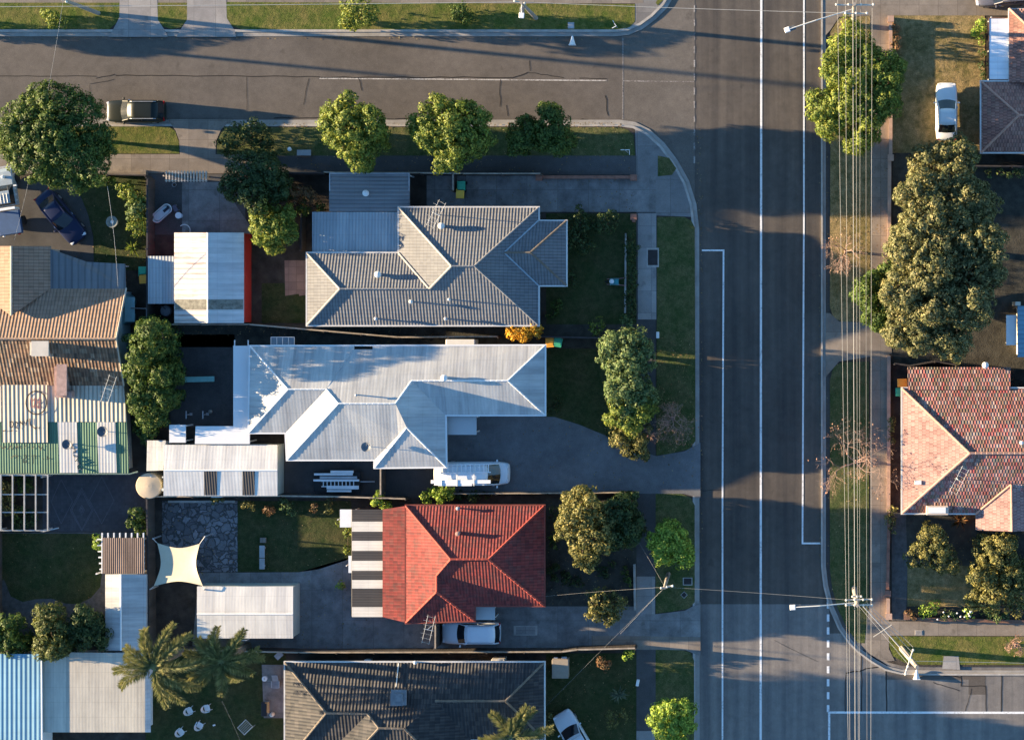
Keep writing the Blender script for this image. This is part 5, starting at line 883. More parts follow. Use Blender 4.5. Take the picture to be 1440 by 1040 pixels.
rings = [stad(.45, .3, .05), stad(.5, .42, .5), stad(.48, .38, .52), stad(.45, .3, .2)]; tubm.v = [q for r_ in rings for q in r_]; tubm.f = [[i * 20 + k, i * 20 + (k + 1) % 20, (i + 1) * 20 + (k + 1) % 20, (i + 1) * 20 + k] for i in range(3) for k in range(20)] + [list(range(60, 80)), list(range(20))[::-1]]; tubm.mi = [0] * len(tubm.f)
one('bathtub', 'white oval tub with a dark seat lying in the courtyard', 'tub', 228, 300, .5, [('tub', tubm, W_, 0), ('cover', MB().prism([q[:2] for q in stad(.42, .3, 0)], .4, .47), M('cover_pale', (.5, .55, .56), .6, .08), 0), ('seat', MB().box((.45, 0, .5), (.5, .2, .06)).box((.68, .06, .5), (.14, .16, .07)), M('seat_dark', (.02, .025, .04), .6), 0)], 40)
one('round_table', 'small round pale table in the courtyard beside the white tub', 'table', 251.5, 303, .6, [('tabletop', MB().lathe((0, 0, .55), [(.24, 0), (.25, .02), (.25, .05), (.02, .05)], 18), W_, 0), ('leg', MB().lathe((0, 0, 0), [(.18, 0), (.04, .05), (.04, .55)], 10), GV, 0)])
one('bench', 'low purple-grey bench in the courtyard next to the round table', 'bench', 247, 293, .4, [('seat', MB().box((0, 0, .4), (.55, .32, .06)), M('bench_purple', (.1, .09, .12), .8), .02), ('leg', MB().box((.2, 0, .19), (.05, .3, .37)), GV, 0), ('leg', MB().box((-.2, 0, .19), (.05, .3, .37)), GV, 0)], -60)
one('flower_pot', 'small pale pot below the slatted gate', 'pot', 245.5, 260, .3, [('pot', MB().lathe((0, 0, 0), [(.1, 0), (.17, .26), (.18, .3), (.15, .3), (.13, .2)], 14), M('pot_pale', (.35, .33, .33), .8), 0), ('earth', MB().lathe((0, 0, .22), [(.13, 0), (.02, .02)], 12), MATS['soil'], 0)])
hoop = MB().tube([(.45 * math.cos(a), .45 * math.sin(a), .9) for a in [i * .2 - .3 for i in range(14)]], .035, 6); one('hose_reel', 'curved pale hose hanging by the top wall of the garage', 'hose', 260, 324, .9, [('hose', hoop, MATS['galv_light'], 0), ('bracket', MB().box((0, 0, .45), (.06, .06, .88)), GV, 0)])
one('bird_bath', 'round stone bird bath with a pale rim on the lawn beside the hedge', 'bird bath', 158, 312, .8, [('bowl', MB().lathe((0, 0, .6), [(.12, 0), (.4, .12), (.46, .2), (.4, .2), (.2, .1), (.02, .08)], 22), M('stone_pale', (.24, .25, .22), .9, .2), 0), ('pedestal', MB().lathe((0, 0, 0), [(.25, 0), (.22, .08), (.1, .15), (.1, .6)], 14), MATS['stone_pale'], 0), ('finial', MB().lathe((0, 0, .66), [(.16, 0), (.13, .08), (.02, .14)], 12), W_, 0)])
one('garden_bench', 'long teal bench in the dark courtyard beside the column hedge', 'bench', 281, 533, .5, [('seat', MB().box((0, 0, .5), (2.35, .42, .07)), M('teal_bench', (.2, .42, .38), .6, .15), .02), ('leg', MB().box((1, 0, .23), (.08, .38, .46)), GV, 0), ('leg', MB().box((-1, 0, .23), (.08, .38, .46)), GV, 0)], 1.5)
for nm, lb, px, py in (('steel_post', 'left pale post of the pair in the dark courtyard', 262.5, 583), ('steel_post', 'right pale post of the pair in the dark courtyard', 286, 583)): one(nm, lb, 'post', px, py, 1.2, [('post', MB().tube([(0, -.3, 1.2), (0, .3, 1.2)], .05, 6).tube([(0, 0, 0), (0, 0, 1.2)], .04, 6), GV, 0), ('base', MB().box((0, 0, .02), (.2, .2, .04)), GV, 0)])
one('stone_ball', 'small round garden stone by the right pale post', 'stone', 296.5, 578.5, .2, [('ball', MB().lathe((0, 0, .02), [(.05, 0), (.14, .06), (.17, .16), (.12, .26), (.03, .3)], 12), MATS['stone_pale'], 0)])
def chair(label, px, py, rz):
    se = MB().box((0, 0, .42), (.44, .44, .04)); bk = MB(); k = 8
    for i in range(k): a0, a1 = -1.25 + 2.5 * i / k, -1.25 + 2.5 * (i + 1) / k; bk.add([(-.3 * math.cos(a0) - .02, .27 * math.sin(a0), .44 + .0), (-.3 * math.cos(a1) - .02, .27 * math.sin(a1), .44), (-.36 * math.cos(a1) - .02, .31 * math.sin(a1), .64 + .2 * math.cos(a1)), (-.36 * math.cos(a0) - .02, .31 * math.sin(a0), .64 + .2 * math.cos(a0))], [(0, 1, 2, 3)])
    t = one('garden_chair', label, 'chair', px, py, .5, [('seat', se, W_, .02), ('backrest', bk, W_, 0)] + [('leg', MB().tube([(sx * .19, sy * .19, .42), (sx * .23, sy * .23, 0)], .025, 5), W_, 0) for sx in (1, -1) for sy in (1, -1)], rz); t['group'] = 'white garden chairs on the dark lawn'
    for sg in (1, -1): MB().box((.03, sg * .27, .64), (.36, .06, .03)).build('armrest', W_, t)
chair('upper left white garden chair on the dark lawn below the palms', 267, 998.5, 25); chair('upper right white garden chair nearest the palm frond', 291.5, 995, 15); chair('white garden chair nearest the clothes rack', 281, 1019, 60); chair('lowest white garden chair by the corrugated roof corner', 254.5, 1028, 40)
mb = MB()
for i in range(6): mb.tube([(-.45, -.35 + .14 * i, .95), (.45, -.35 + .14 * i, .95)], .012, 4)
one('clothes_rack', 'folding wire clothes rack on the dark lawn beside the terrace', 'clothes rack', 345, 1021.5, 1, [('frame', MB().tube([(-.45, -.38, .95), (.45, -.38, .95), (.45, .38, .95), (-.45, .38, .95), (-.45, -.38, .95)], .02, 5), MATS['galv_light'], 0), ('wire', mb, MATS['galv_light'], 0), ('leg', MB().tube([(-.45, -.38, .95), (.35, -.38, 0)], .018, 5), GV, 0), ('leg', MB().tube([(.45, .38, .95), (-.35, .38, 0)], .018, 5), GV, 0)], 45)
one('round_stool', 'round white stool on the terrace above the timber slab', 'stool', 372.5, 953.5, .5, [('seat', MB().lathe((0, 0, .44), [(.2, 0), (.21, .04), (.02, .06)], 16), W_, 0), ('hub', MB().lathe((0, 0, .5), [(.06, 0), (.02, .02)], 8), GV, 0), ('leg', MB().lathe((0, 0, 0), [(.16, 0), (.04, .06), (.04, .44)], 10), GV, 0)])
one('lounge_chair', 'blue-grey reclined chair on the terrace left of the charcoal roof', 'chair', 388, 957.5, .5, [('seat', MB().box((0, -.25, .4), (.55, .6, .08)), M('chair_grey', (.22, .26, .3), .7, .2), .03), ('backrest', MB().box((0, .3, .6), (.5, .6, .08), 0, 0, .5), MATS['chair_grey'], .03), ('armrest', MB().box((.3, -.2, .55), (.07, .5, .05)), GV, 0), ('armrest', MB().box((-.3, -.2, .55), (.07, .5, .05)), GV, 0), ('leg', MB().box((0, -.2, .18), (.4, .4, .36)), GV, 0)])
one('barbecue', 'barbecue trolley with an orange shelf at the edge of the terrace', 'barbecue', 374, 996, .85, [('cooker', MB().box((-.12, 0, .75), (.42, 1.1, .25)), M('bbq_black', (.02, .02, .022), .4), .03), ('shelf', MB().box((.2, .12, .86), (.2, .8, .04)).box((.12, .5, .87), (.3, .1, .03)), M('bbq_orange', (.55, .28, .1), .6), .01), ('leg', MB().box((-.12, .45, .31), (.4, .05, .62)), GV, 0), ('leg', MB().box((-.12, -.45, .31), (.4, .05, .62)), GV, 0)])
one('gas_bottle', 'round white gas bottle beside the barbecue trolley', 'gas bottle', 382, 1004.5, .5, [('bottle', MB().lathe((0, 0, 0), [(.15, 0), (.17, .08), (.17, .36), (.1, .45), (.04, .48)], 16), W_, 0), ('valve', MB().lathe((0, 0, .48), [(.06, 0), (.06, .06), (.02, .08)], 8), GV, 0)])
plank('blue-grey board leaning at the fence beside the dark roof corner', 392, 921, .62, .45, .5, .05, 'galv', .75, 'board', 'board'); plank('small light board on the grass by the white garden chairs', 301, 1019, .2, .12, .16, .05, 'alu', .3, 'board', 'board')
one('stone_bench', 'long pale garden bench standing upright in line on the back lawn', 'bench', 369, 783, .45, [('seat', MB().box((0, .45, .42), (.42, .95, .08)).box((0, -.5, .42), (.42, .85, .08)), M('bench_stone', (.33, .34, .34), .85, .15), .03), ('leg', MB().box((0, .7, .2), (.3, .15, .38)), MATS['bench_stone'], 0), ('leg', MB().box((0, -.7, .2), (.3, .15, .38)), MATS['bench_stone'], 0), ('step', MB().box((0, 1.3, .12), (.45, .4, .24)), MATS['concrete'], .02)])
one('storage_box', 'beige-lidded garden storage box near the bottom front lawn fence', 'storage box', 788, 937, .95, [('box', MB().box((0, -.1, .45), (1.2, 1.5, .9)), M('box_beige', (.3, .25, .2), .8, .1), .03), ('lid', MB().box((0, -.15, .94), (1.28, 1.45, .08)), M('lid_beige', (.33, .28, .22), .7, .1), .03), ('bracket', MB().box((.3, .72, .8), (.4, .16, .2)).box((-.35, .7, .8), (.3, .14, .16)), MATS['galv'], .03)])
one('wheelbarrow', 'turquoise wheelbarrow with pink handles left on the shaded front lawn', 'wheelbarrow', 864, 396, .5, [('tray', MB().add([(-.25, -.22, .28), (.3, -.25, .3), (.3, .25, .3), (-.25, .22, .28), (-.33, -.26, .52), (.34, -.28, .5), (.34, .28, .5), (-.33, .26, .52)], [(3, 2, 1, 0), (0, 1, 5, 4), (1, 2, 6, 5), (2, 3, 7, 6), (3, 0, 4, 7)]), M('turquoise', (.1, .42, .42), .5, .08), 0), ('load', MB().lathe((-.2, .02, .42), [(.05, 0), (.2, .04), (.16, .14), (.03, .2)], 9), W_, 0), ('handle', MB().tube([(-.6, -.2, .25), (.3, -.25, .32), (.95, -.3, .55)], .025, 5), M('pink_paint', (.42, .2, .2), .6), 0), ('handle', MB().tube([(-.6, .2, .25), (.3, .25, .32), (.95, .3, .55)], .025, 5), MATS['pink_paint'], 0), ('wheel', MB().lathe((-.6, 0, .18), [(.05, -.04), (.18, -.04), (.18, .04), (.05, .04)], 14, 0, 'Y'), MATS['tyre'], 0), ('leg', MB().tube([(.3, -.2, .3), (.35, -.2, 0)], .02, 5).tube([(.3, .2, .3), (.35, .2, 0)], .02, 5), GV, 0)], 0)
def letterbox(label, px, py, rz=0): return one('letterbox', label, 'letterbox', px, py, 1.0, [('box', MB().box((0, 0, .95), (.22, .5, .3)), W_, .03), ('post', MB().box((0, 0, .4), (.1, .1, .8)), GV, 0)], rz)
letterbox('white letterbox beside the round clipped tree and footpath', 925, 471, 0); letterbox('white letterbox at the bottom front fence', 897, 959, -10)
for lb, px, py in (('white witch-hat cone lying on its side by the top street kerb', 805, 58), ('white witch-hat cone lying on its side below the leaning pole', 1289, 948)):
    t = one('marker_cone', lb, 'cone', px, py, .2, [('cone', MB().lathe((0, -.3, .26), [(.26, 0), (.06, .68), (.03, .7)], 16, 0, 'Y'), W_, 0), ('base', MB().box((0, -.32, .26), (.56, .05, .5)), W_, .01)]); t.location.z = .015
def pit(name, label, px, py, sx, sy, mat, rz=0): return one(name, label, 'pit lid', px, py, .14, [('frame', MB().box((0, 0, .01), (sx, sy, .02)), MATS['kerb'], .005), ('lid', MB().box((0, 0, .025), (sx * .8, sy * .8, .02)), mat, .005)], rz)
pit('pit_cover', 'dark square patch plate set in the pale footpath', 918, 362, .95, 1.5, M('pit_dark', (.035, .03, .03), .8)); pit('pit_cover', 'small dark pit lid on the verge by the street pole', 967, 817, .75, .6, MATS['pit_dark']); pit('pit_cover', 'tiny dark diamond-turned pit lid on the verge', 962, 836, .4, .4, MATS['pit_dark'], 45); pit('pit_cover', 'small grey pit lid on the top verge above the cone', 803, 36, .5, .5, MATS['galv']); pit('pit_cover', 'pale square pit lid on the lower right verge', 1292, 889, .62, .4, MATS['concrete_pale']); pit('pit_cover', 'long pale pit slab on the red house driveway', 739, 886, 1.85, .75, MATS['concrete_pale'])
pit('drain_frame', 'long concrete drain surround at the street corner near the bus road', 849 + 4, -1 + 9, .5, 1.2, MATS['concrete']) if False else None
def streetsign(label, px, py, rz, l=.8): return one('street_sign', label, 'sign', px, py, 2.4, [('blade', MB().box((0, 0, 2.4), (l, .04, .2)).box((l / 2, -.15, 2.15), (.04, .4, .2)), W_, 0), ('post', MB().tube([(0, 0, 0), (0, 0, 2.5)], .035, 6), GV, 0)], rz)
streetsign('bent white street sign on the corner verge below the side street', 879, 211, 0, .65); streetsign('small pale street sign on the top corner verge', 864, 33, -60, .45)
one('garden_lamp', 'small white lamp on the verge above the dark footpath', 'lamp', 407.5, 210, .8, [('globe', MB().lathe((0, 0, .62), [(.06, 0), (.15, .07), (.17, .16), (.11, .27), (.02, .3)], 14), W_, 0), ('post', MB().tube([(0, 0, 0), (0, 0, .64)], .03, 6), GV, 0)]); one('slab_seat', 'low pale slab seat on the footpath edge under street trees', 'seat', 428, 215, .4, [('seat', MB().box((0, 0, .38), (1.1, .45, .08)), MATS['bench_stone'], .02), ('leg', MB().box((.4, 0, .17), (.1, .4, .34)), GV, 0), ('leg', MB().box((-.4, 0, .17), (.1, .4, .34)), GV, 0)])
# ------------------------------------------------------------------ poles and wires
M('pole_wood', (.3, .27, .23), .9, .25, 2, .01, 12, stretch=(4, 4, .3)); M('insulator', (.6, .58, .52), .3, .1); M('wire_pale', (.42, .41, .38), .6, .05); M('wire_dark', (.2, .2, .2), .6, .05)
def pole(label, bx, by, tx, ty, hgt, r=.15, arms=(), lamp=None, extra=None):
    b = P(bx, by, 0); t = P(tx, ty, hgt); root = thing('power_pole', label, 'power pole', b); MB().tube([b, b.lerp(t, .5), t], [r * 1.2, r, r * .8], 10).build('pole', MATS['pole_wood'], root)
    for (ax, ay, cx, cy, z_, nins) in arms:
        a, c = P(ax, ay, z_), P(cx, cy, z_); ar = MB().tube([a, c], .06, 5).build('crossarm', MATS['pole_wood'] if False else M('arm_pale', (.5, .46, .4), .8, .15), root)
        for i in range(nins): q = a.lerp(c, i / max(1, nins - 1)); MB().lathe(q + Vector((0, 0, .03)), [(.06, 0), (.09, .04), (.05, .09), (.09, .13), (.05, .18), (.02, .22)], 8).build('insulator', MATS['insulator'], ar)
    if lamp:
        lx, ly, lz, az = lamp; a = b.lerp(t, az / hgt); l = P(lx, ly, lz); MB().tube([a, a.lerp(l, .6) + Vector((0, 0, .3)), l + Vector((0, 0, .1))], .04, 6).build('lamp_arm', MATS['galv_light'], root); d = (l - a); d.z = 0; d.normalize()
        hd = MB().box(l - d * .05, (.75, .34, .14), math.atan2(d.y, d.x)).build('lamp_head', MATS['pipe_dark'], root, bevel=.04); MB().box(l + d * .22 + Vector((0, 0, .09)), (.42, .4, .1), math.atan2(d.y, d.x)).build('lamp_cover', W_, hd, bevel=.04)
    return root
pole('tall crossarm power pole with a street lamp beside the main road bottom right', 1201, 826, 1205.5, 851, 9.6, .17, [(1190, 843, 1226, 842, 9.0, 4), (1190, 850, 1226, 850, 9.2, 4), (1199, 838, 1211, 838, 8.0, 3)], (1119, 853, 8.4, 8.0))
pole('crossarm power pole with a street lamp at the top right verge', 1200, 36, 1201.5, 6, 9.6, .17, [(1176, 7, 1228, 7, 9.3, 4), (1189, 19, 1219, 19, 8.4, 3)], (1111, 41, 8.3, 7.6))
pole('leaning power pole on the lower right verge by the cone', 1268, 911, 1290, 938, 8.6, .2, [(1284, 913, 1273, 947, 8.0, 4)]); pole('timber pole just beyond the left edge of the top street', -135, 40, -175, 24, 5.8, .13); pole('slim power pole beside the bright green street tree', 940, 806, 934.5, 826, 7.2, .14, [(930, 826, 946, 823, 7.0, 3)]); pole('power pole with a lamp on the top verge near the centre', 754, 26, 733, 4, 7.6, .15, [(724, 2, 738, 5, 7.4, 2)], (734, 18, 7.0, 7.2)); pole('power pole on the top left verge leaning from the footpath', 139, 19, 89, 0, 8.2, .15, [(82, -3, 94, 3, 8.0, 2)])
def wire(label, a, b, za, zb, sag, r=.02, mat='wire_pale', group='overhead wires along the main road'):
    p, q = P(*a, za), P(*b, zb); n = 20; pts = [p.lerp(q, i / n) - Vector((0, 0, sag * 4 * (i / n) * (1 - i / n))) for i in range(n + 1)]; o = MB().tube(pts, r, 5).build('power_wire', MATS[mat], loc=p); tag(o, label, 'wire', group)
def longwire(label, xt, xb, yt, yb, z_, r, mat='wire_pale'):
    s = (xb - xt) / (yb - yt); p = [P(xt, yt, z_), P(xb, yb, z_)]; n = 18; pts = []
    ext = P(xt - s * 400, yt - 400, z_ - .5), P(xb + s * 420, yb + 420, z_ - .5)
    for i in range(5): pts.append(ext[0].lerp(p[0], i / 5))
    for i in range(n + 1): pts.append(p[0].lerp(p[1], i / n) - Vector((0, 0, .8 * 4 * (i / n) * (1 - i / n))))
    for i in range(1, 6): pts.append(p[1].lerp(ext[1], i / 5))
    tag(MB().tube(pts, r, 5).build('power_wire', MATS[mat], loc=p[0]), label, 'wire', 'overhead wires along the main road')
for i, (xt, xb, z_, r, m, lb) in enumerate([(1178, 1190, 9.4, .009, 'wire_pale', 'leftmost overhead wire running down the right verge'), (1189, 1194, 8.3, .009, 'wire_pale', 'second overhead wire from the left above the right verge'), (1199.5, 1202, 8.1, .017, 'wire_pale', 'thick bundled overhead cable above the right verge'), (1204, 1206.5, 9.4, .008, 'wire_pale', 'thin overhead wire just right of the thick cable'), (1210, 1209, 8.4, .007, 'wire_pale', 'faint overhead wire second right of the thick cable'), (1218, 1219, 8.4, .011, 'wire_dark', 'grey overhead wire near the right footpath'), (1226.5, 1225, 9.4, .009, 'wire_pale', 'rightmost overhead wire over the right footpath')]): longwire(lb, xt, xb, 7, 848, z_, r, m)
wire('white wire across the top edge from the left pole to the centre pole', (-60, 10), (733, 3), 7.8, 7.4, .25, .02, group='overhead wires over the top street'); wire('white wire over the top street from the centre pole to the right pole', (733, 3), (1201, 19), 7.4, 8.4, .35, .017, group='overhead wires over the top street')
sv = 'service wires to the houses'
wire('wire over the main road to the slim street pole', (935, 825), (1191, 843), 7.0, 8.6, .3, .006, group=sv); wire('wire from the slim pole to the red house', (935, 825), (766, 838), 7.0, 3.0, .3, .004, group=sv); wire('pale wire from the slim pole over the driveway toward the bottom lawn', (935, 825), (872, 891), 7.0, 4.6, .2, .005, group=sv); wire('thin wire from the slim pole down to the charcoal house', (935, 825), (765, 995), 7.0, 3.0, .4, .006, 'wire_dark', sv); wire('thin wire from the slim pole up past the street tree', (935, 825), (888, 745), 7.0, 4.0, .2, .006, 'wire_dark', sv)
wire('wire from the top left pole down to the tan house', (89, 0), (20, 338), 8.0, 3.4, .6, .008, group=sv); wire('wire over the bird bath to the tan house', (151, 262), (166, 405), 5.5, 2.8, .3, .012, group=sv); wire('thin wire across the chairs lawn near the palm', (312, 985), (345, 1060), 4.5, 3.6, .2, .006, 'wire_dark', sv)
for i, (dx, dy, r, lb) in enumerate([(0, 0, .045, 'thick stay cable to the leaning pole'), (-6, 2, .014, 'left thin cable to the leaning pole'), (7, -2, .014, 'right thin cable to the leaning pole'), (12, -3, .014, 'outer right thin cable to the leaning pole')]): wire(lb + ' bottom right', (1212 + dx * .6, 850 + dy), (1280 + dx * .35, 926 - dx * 1.4), 8.8, 8.0, .15, r, group='cables to the leaning pole')
tag(MB().tube([P(1228, 895, 8.5), P(1254, 878, 8.5)], .025, 5).build('wire_spreader', MATS['wire_pale'], loc=P(1241, 886, 8.5)), 'thin spreader bar across the cables to the leaning pole', 'bar')
wire('long pale wire from the leaning pole along the lower right verge', (1288, 929), (1700, 940), 8.0, 7.5, .4, .014, group=sv)
# ------------------------------------------------------------------ vegetation
LG = leaf_mat('leaf_green', (.03, .065, .013), (.07, .12, .024), (.15, .19, .04)); LY = leaf_mat('leaf_yellowgreen', (.065, .115, .02), (.165, .215, .034), (.31, .31, .06)); LD = leaf_mat('leaf_dark', (.025, .05, .018), (.05, .085, .028), (.1, .13, .04)); LO = leaf_mat('leaf_olive', (.07, .08, .025), (.16, .155, .048), (.31, .26, .09)); LB = leaf_mat('leaf_bright', (.12, .21, .03), (.26, .37, .05), (.42, .48, .09)); LP = leaf_mat('leaf_pale', (.055, .1, .038), (.125, .19, .065), (.26, .29, .12)); LX = leaf_mat('leaf_orange', (.5, .2, .02), (.7, .38, .03), (.75, .5, .06)); LR = leaf_mat('leaf_rust', (.16, .08, .04), (.22, .12, .06), (.12, .1, .04)); LGUM = leaf_mat('leaf_gum', (.075, .09, .035), (.17, .17, .07), (.29, .25, .12)); LPALM = leaf_mat('leaf_palm', (.13, .15, .045), (.25, .25, .1), (.4, .35, .16)); LC = leaf_mat('leaf_cord', (.12, .15, .1), (.2, .22, .15)); TW = M('twig', (.3, .2, .16), .9, .2); TWP = M('twig_pink', (.38, .24, .19), .9, .2); LBARE = leaf_mat('leaf_autumn', (.28, .14, .1), (.35, .2, .14))
tree('round_tree', 'big dense round tree beside the parked black car at top left', [(80, 190, 52), (48, 168, 42), (112, 172, 42), (52, 218, 42), (108, 216, 46), (80, 150, 36), (36, 195, 34), (130, 196, 30), (78, 236, 28)], 7.5, 2.4, LG, trunk_r=.28, trunk_px=(84, 192), csize=(.32, .6), per=64, zsq=.8)
G1 = 'street trees along the side street'
tree('street_tree', 'leftmost bushy street tree below the side street, lit on its left', [(490, 158, 24), (476, 182, 26), (515, 178, 28), (498, 205, 24), (468, 165, 16), (520, 200, 22), (505, 225, 12)], 7.2, 2.0, LY, group=G1, trunk_px=(497, 186)); tree('street_tree', 'widest bushy street tree in the middle of the side street verge', [(618, 160, 26), (640, 165, 28), (660, 170, 26), (610, 190, 24), (645, 200, 30), (668, 195, 20), (626, 218, 18), (588, 180, 16)], 7.4, 2.0, LY, group=G1, trunk_px=(635, 185)); tree('street_tree', 'small dark street tree right of the widest one', [(738, 188, 22), (730, 200, 16), (745, 172, 12)], 4.6, 1.2, LG, group=G1); tree('street_tree', 'small street tree with a bright yellow top by the road corner', [(778, 180, 24), (772, 156, 12, 1.3), (790, 195, 18), (765, 195, 16)], 5.0, 1.2, LG, group=G1)
shrub('dense_shrub', 'dark shrub mass on the verge right of the concrete driveway', [(332, 192, 22), (352, 186, 22), (368, 200, 16), (318, 205, 14)], 3.0, LD, cat='shrub', per=26); tree('garden_tree', 'dark leafy tree at the back fence corner left of the carport', [(345, 245, 32), (375, 240, 26), (330, 262, 22), (385, 262, 22), (355, 272, 22)], 4.9, 1.2, LD, trunk_r=.18); tree('garden_tree', 'yellow-green tree below the dark corner tree', [(372, 305, 20), (392, 322, 20), (368, 325, 18), (385, 345, 10), (402, 304, 14)], 4.8, 1.0, LY); shrub('flowering_shrub', 'mixed pinkish and green shrub left of the dark carport', [(415, 275, 15), (432, 278, 15), (408, 262, 8)], 2.4, LR); shrub('shrub', 'small green shrub wedged below the mixed pinkish shrub', [(427, 292, 12), (452, 290, 8)], 1.8, LG)
tree('street_tree', 'small tree just beyond the left edge on the top verge', [(-78, 30, 20), (-66, 22, 16), (-92, 34, 14)], 2.6, .6, LG, group=G1); shrub('shrub', 'yellow-green shrub beside the top left pole', [(78, 26, 12), (68, 20, 8), (86, 33, 7)], 2.1, LY); shrub('shrub', 'tall yellow-topped bush on the top verge left of centre', [(500, 14, 22), (492, 26, 16), (518, 22, 18)], 3.6, LY); shrub('shrub', 'smaller bush on the top verge right of the tall one', [(648, 16, 13), (640, 12, 8), (655, 22, 10)], 2.6, LG)
GH = 'hedge shrubs along the fence beside the bird bath'
for lb, sp, m, hh in (('topmost pale hedge shrub beside the bird bath lawn', [(178, 268, 13), (190, 280, 12)], LY, 2.4), ('second hedge shrub beside the bird bath lawn', [(194, 292, 13), (186, 298, 10)], LP, 2.4), ('bright lower hedge shrub beside the bird bath lawn', [(194, 322, 14), (196, 306, 11)], LY, 2.2)): shrub('hedge_shrub', lb, sp, hh, m, GH)
shrub('small_shrub', 'small shrub at the end of the tan footpath wall', [(152, 254, 9), (142, 256, 7)], 1.6, LG); spiky('spiky_plant', 'spiky rosette plant at the bottom of the hedge near the tan house', 192, 349, .9, 26, .75, LY)
tree('column_hedge', 'tall narrow hedge tree beside the patched metal roofs', [(212, 465, 20), (200, 487, 22), (215, 500, 24), (200, 520, 24), (212, 540, 26), (204, 562, 24), (214, 582, 24), (206, 600, 18), (230, 480, 14), (232, 525, 16), (230, 560, 16), (213, 468, 19, 2.5), (205, 490, 20, 2.4)], 5.3, .5, LG, 'hedge', trunk_r=.15)
GT = 'clipped trees in front of the white house'
tree('clipped_tree', 'round grey-green clipped tree at the top of the front row', [(868, 490, 26), (890, 488, 26), (880, 512, 26), (905, 500, 20), (860, 505, 16)], 5.0, .8, LP, group=GT); tree('clipped_tree', 'middle dense tree of the front row by the white house', [(872, 540, 24), (892, 545, 26), (880, 565, 24), (905, 555, 18)], 4.8, .8, LP, group=GT); tree('clipped_tree', 'bright green lower tree of the front row beside the dark lawn', [(872, 582, 20), (888, 590, 22), (902, 575, 18)], 4.4, .8, LY, group=GT); tree('clipped_tree', 'olive lowest tree of the front row at the driveway', [(880, 620, 22, -.5), (898, 612, 19, -.2), (868, 607, 14, -.1), (902, 630, 12, -1.0)], 3.6, .5, LO, group=GT)
shrub('shrub', 'loose yellow-green shrub on the grey house front lawn corner', [(842, 459, 12), (834, 465, 7)], 1.5, LY, dens=1.0); shrub('shrub', 'small pale flowering shrub by the top of the round clipped tree', [(884, 456, 8), (880, 448, 5)], 1.4, LP); shrub('flowering_shrub', 'vivid orange-yellow bush at the corner of the grey tiled roof', [(722, 468, 11), (738, 466, 13), (752, 463, 10), (735, 474, 8)], 3.3, LX, dome=0)
shrub('shrub', 'dark shrub with pale flowers beside the bay of the grey house', [(815, 315, 22), (808, 335, 18), (820, 345, 14)], 1.9, LD); shrub('shrub', 'second dark shrub next to the front path of the grey house', [(858, 312, 18), (848, 318, 12)], 1.7, LD); GHF = 'front hedge of the grey house'
for lb, yy in (('upper length of dark clipped hedge along the pale footpath', 345), ('middle length of dark clipped hedge along the pale footpath', 385), ('lower length of dark clipped hedge along the pale footpath', 428)): shrub('clipped_hedge', lb, [(887, yy - 14, 8), (887, yy, 9), (888, yy + 14, 8)], 1.1, LD, GHF, 'hedge')
tree('olive_tree', 'large olive-yellow tree in front of the red house', [(812, 708, 24), (805, 735, 24), (830, 725, 28), (835, 760, 28), (822, 782, 18), (850, 745, 24)], 6.8, .8, LO, leaf=(.06, .12), csize=(.22, .42), per=46); tree('dark_tree', 'dark shaded tree right of the large olive one', [(872, 725, 24), (885, 745, 18), (866, 755, 20), (880, 710, 16)], 5.6, .6, LD); tree('olive_tree', 'round olive-grey bush beside the red house driveway', [(846, 842, 20), (860, 852, 20), (838, 858, 16), (855, 868, 14)], 3.4, .6, LO, leaf=(.055, .11), csize=(.2, .38), per=44)
tree('street_tree', 'bright lime-green street tree beside the slim pole', [(936, 752, 20), (952, 758, 22), (936, 775, 20), (955, 782, 18), (922, 765, 10)], 5.2, 1.6, LB, group=G1); tree('street_tree', 'bright green street tree at the bottom edge of the verge', [(932, 1005, 20), (955, 1000, 20), (945, 1022, 24), (962, 1018, 12)], 5.0, 1.5, LB, group=G1)
shrub('small_shrub', 'small lime shrub at the end of the bottom fence', [(884, 918, 8), (880, 924, 5)], 1.5, LB); shrub('small_shrub', 'rusty brown shrub on the bottom front lawn', [(848, 930, 9), (852, 938, 6)], 1.3, LR, dens=1.0); spiky('spiky_plant', 'grey-green spiky plant on the bottom front lawn', 872, 973, .9, 40, .9, LC); shrub('sparse_shrub', 'sparse olive shrub on the lawn beside the half-cut car', [(865, 1012, 13), (880, 1006, 10), (855, 1003, 7)], 1.5, LO, dens=.6); shrub('small_shrub', 'small grassy shrub right of the charcoal roof corner', [(776, 1008, 9), (772, 1030, 8)], 1.0, LO, dens=.7)
shrub('shrub', 'bright shrub at the fence above the striped awning', [(532, 702, 9), (542, 710, 8), (529, 695, 5)], 2.0, LB); shrub('shrub', 'lime shrub beside the van above the red roof', [(602, 697, 10), (618, 695, 11), (632, 694, 9)], 1.9, LB); shrub('shrub', 'dark low shrubs right of the lime shrub by the van', [(650, 698, 8), (668, 697, 8), (685, 697, 6)], 1.2, LD)
GS = 'small shrubs along the back fence of the red house'
for lb, sp, m in (('small dark shrub at the edge of the crazy paving', [(303, 702, 8)], LO), ('first small brownish shrub on the back lawn edge', [(345, 707, 7), (352, 712, 6)], LO), ('rust-brown small shrub second along the back lawn', [(376, 717, 8)], LR), ('leafy green small shrub third along the back lawn', [(402, 710, 10), (410, 722, 6)], LP), ('thin brown small shrub fourth along the back lawn', [(442, 712, 7)], LR), ('last small sparse shrub near the white awning', [(464, 706, 7), (462, 717, 4)], LO)): shrub('small_shrub', lb, sp, 1.3, m, GS, dens=1.2)
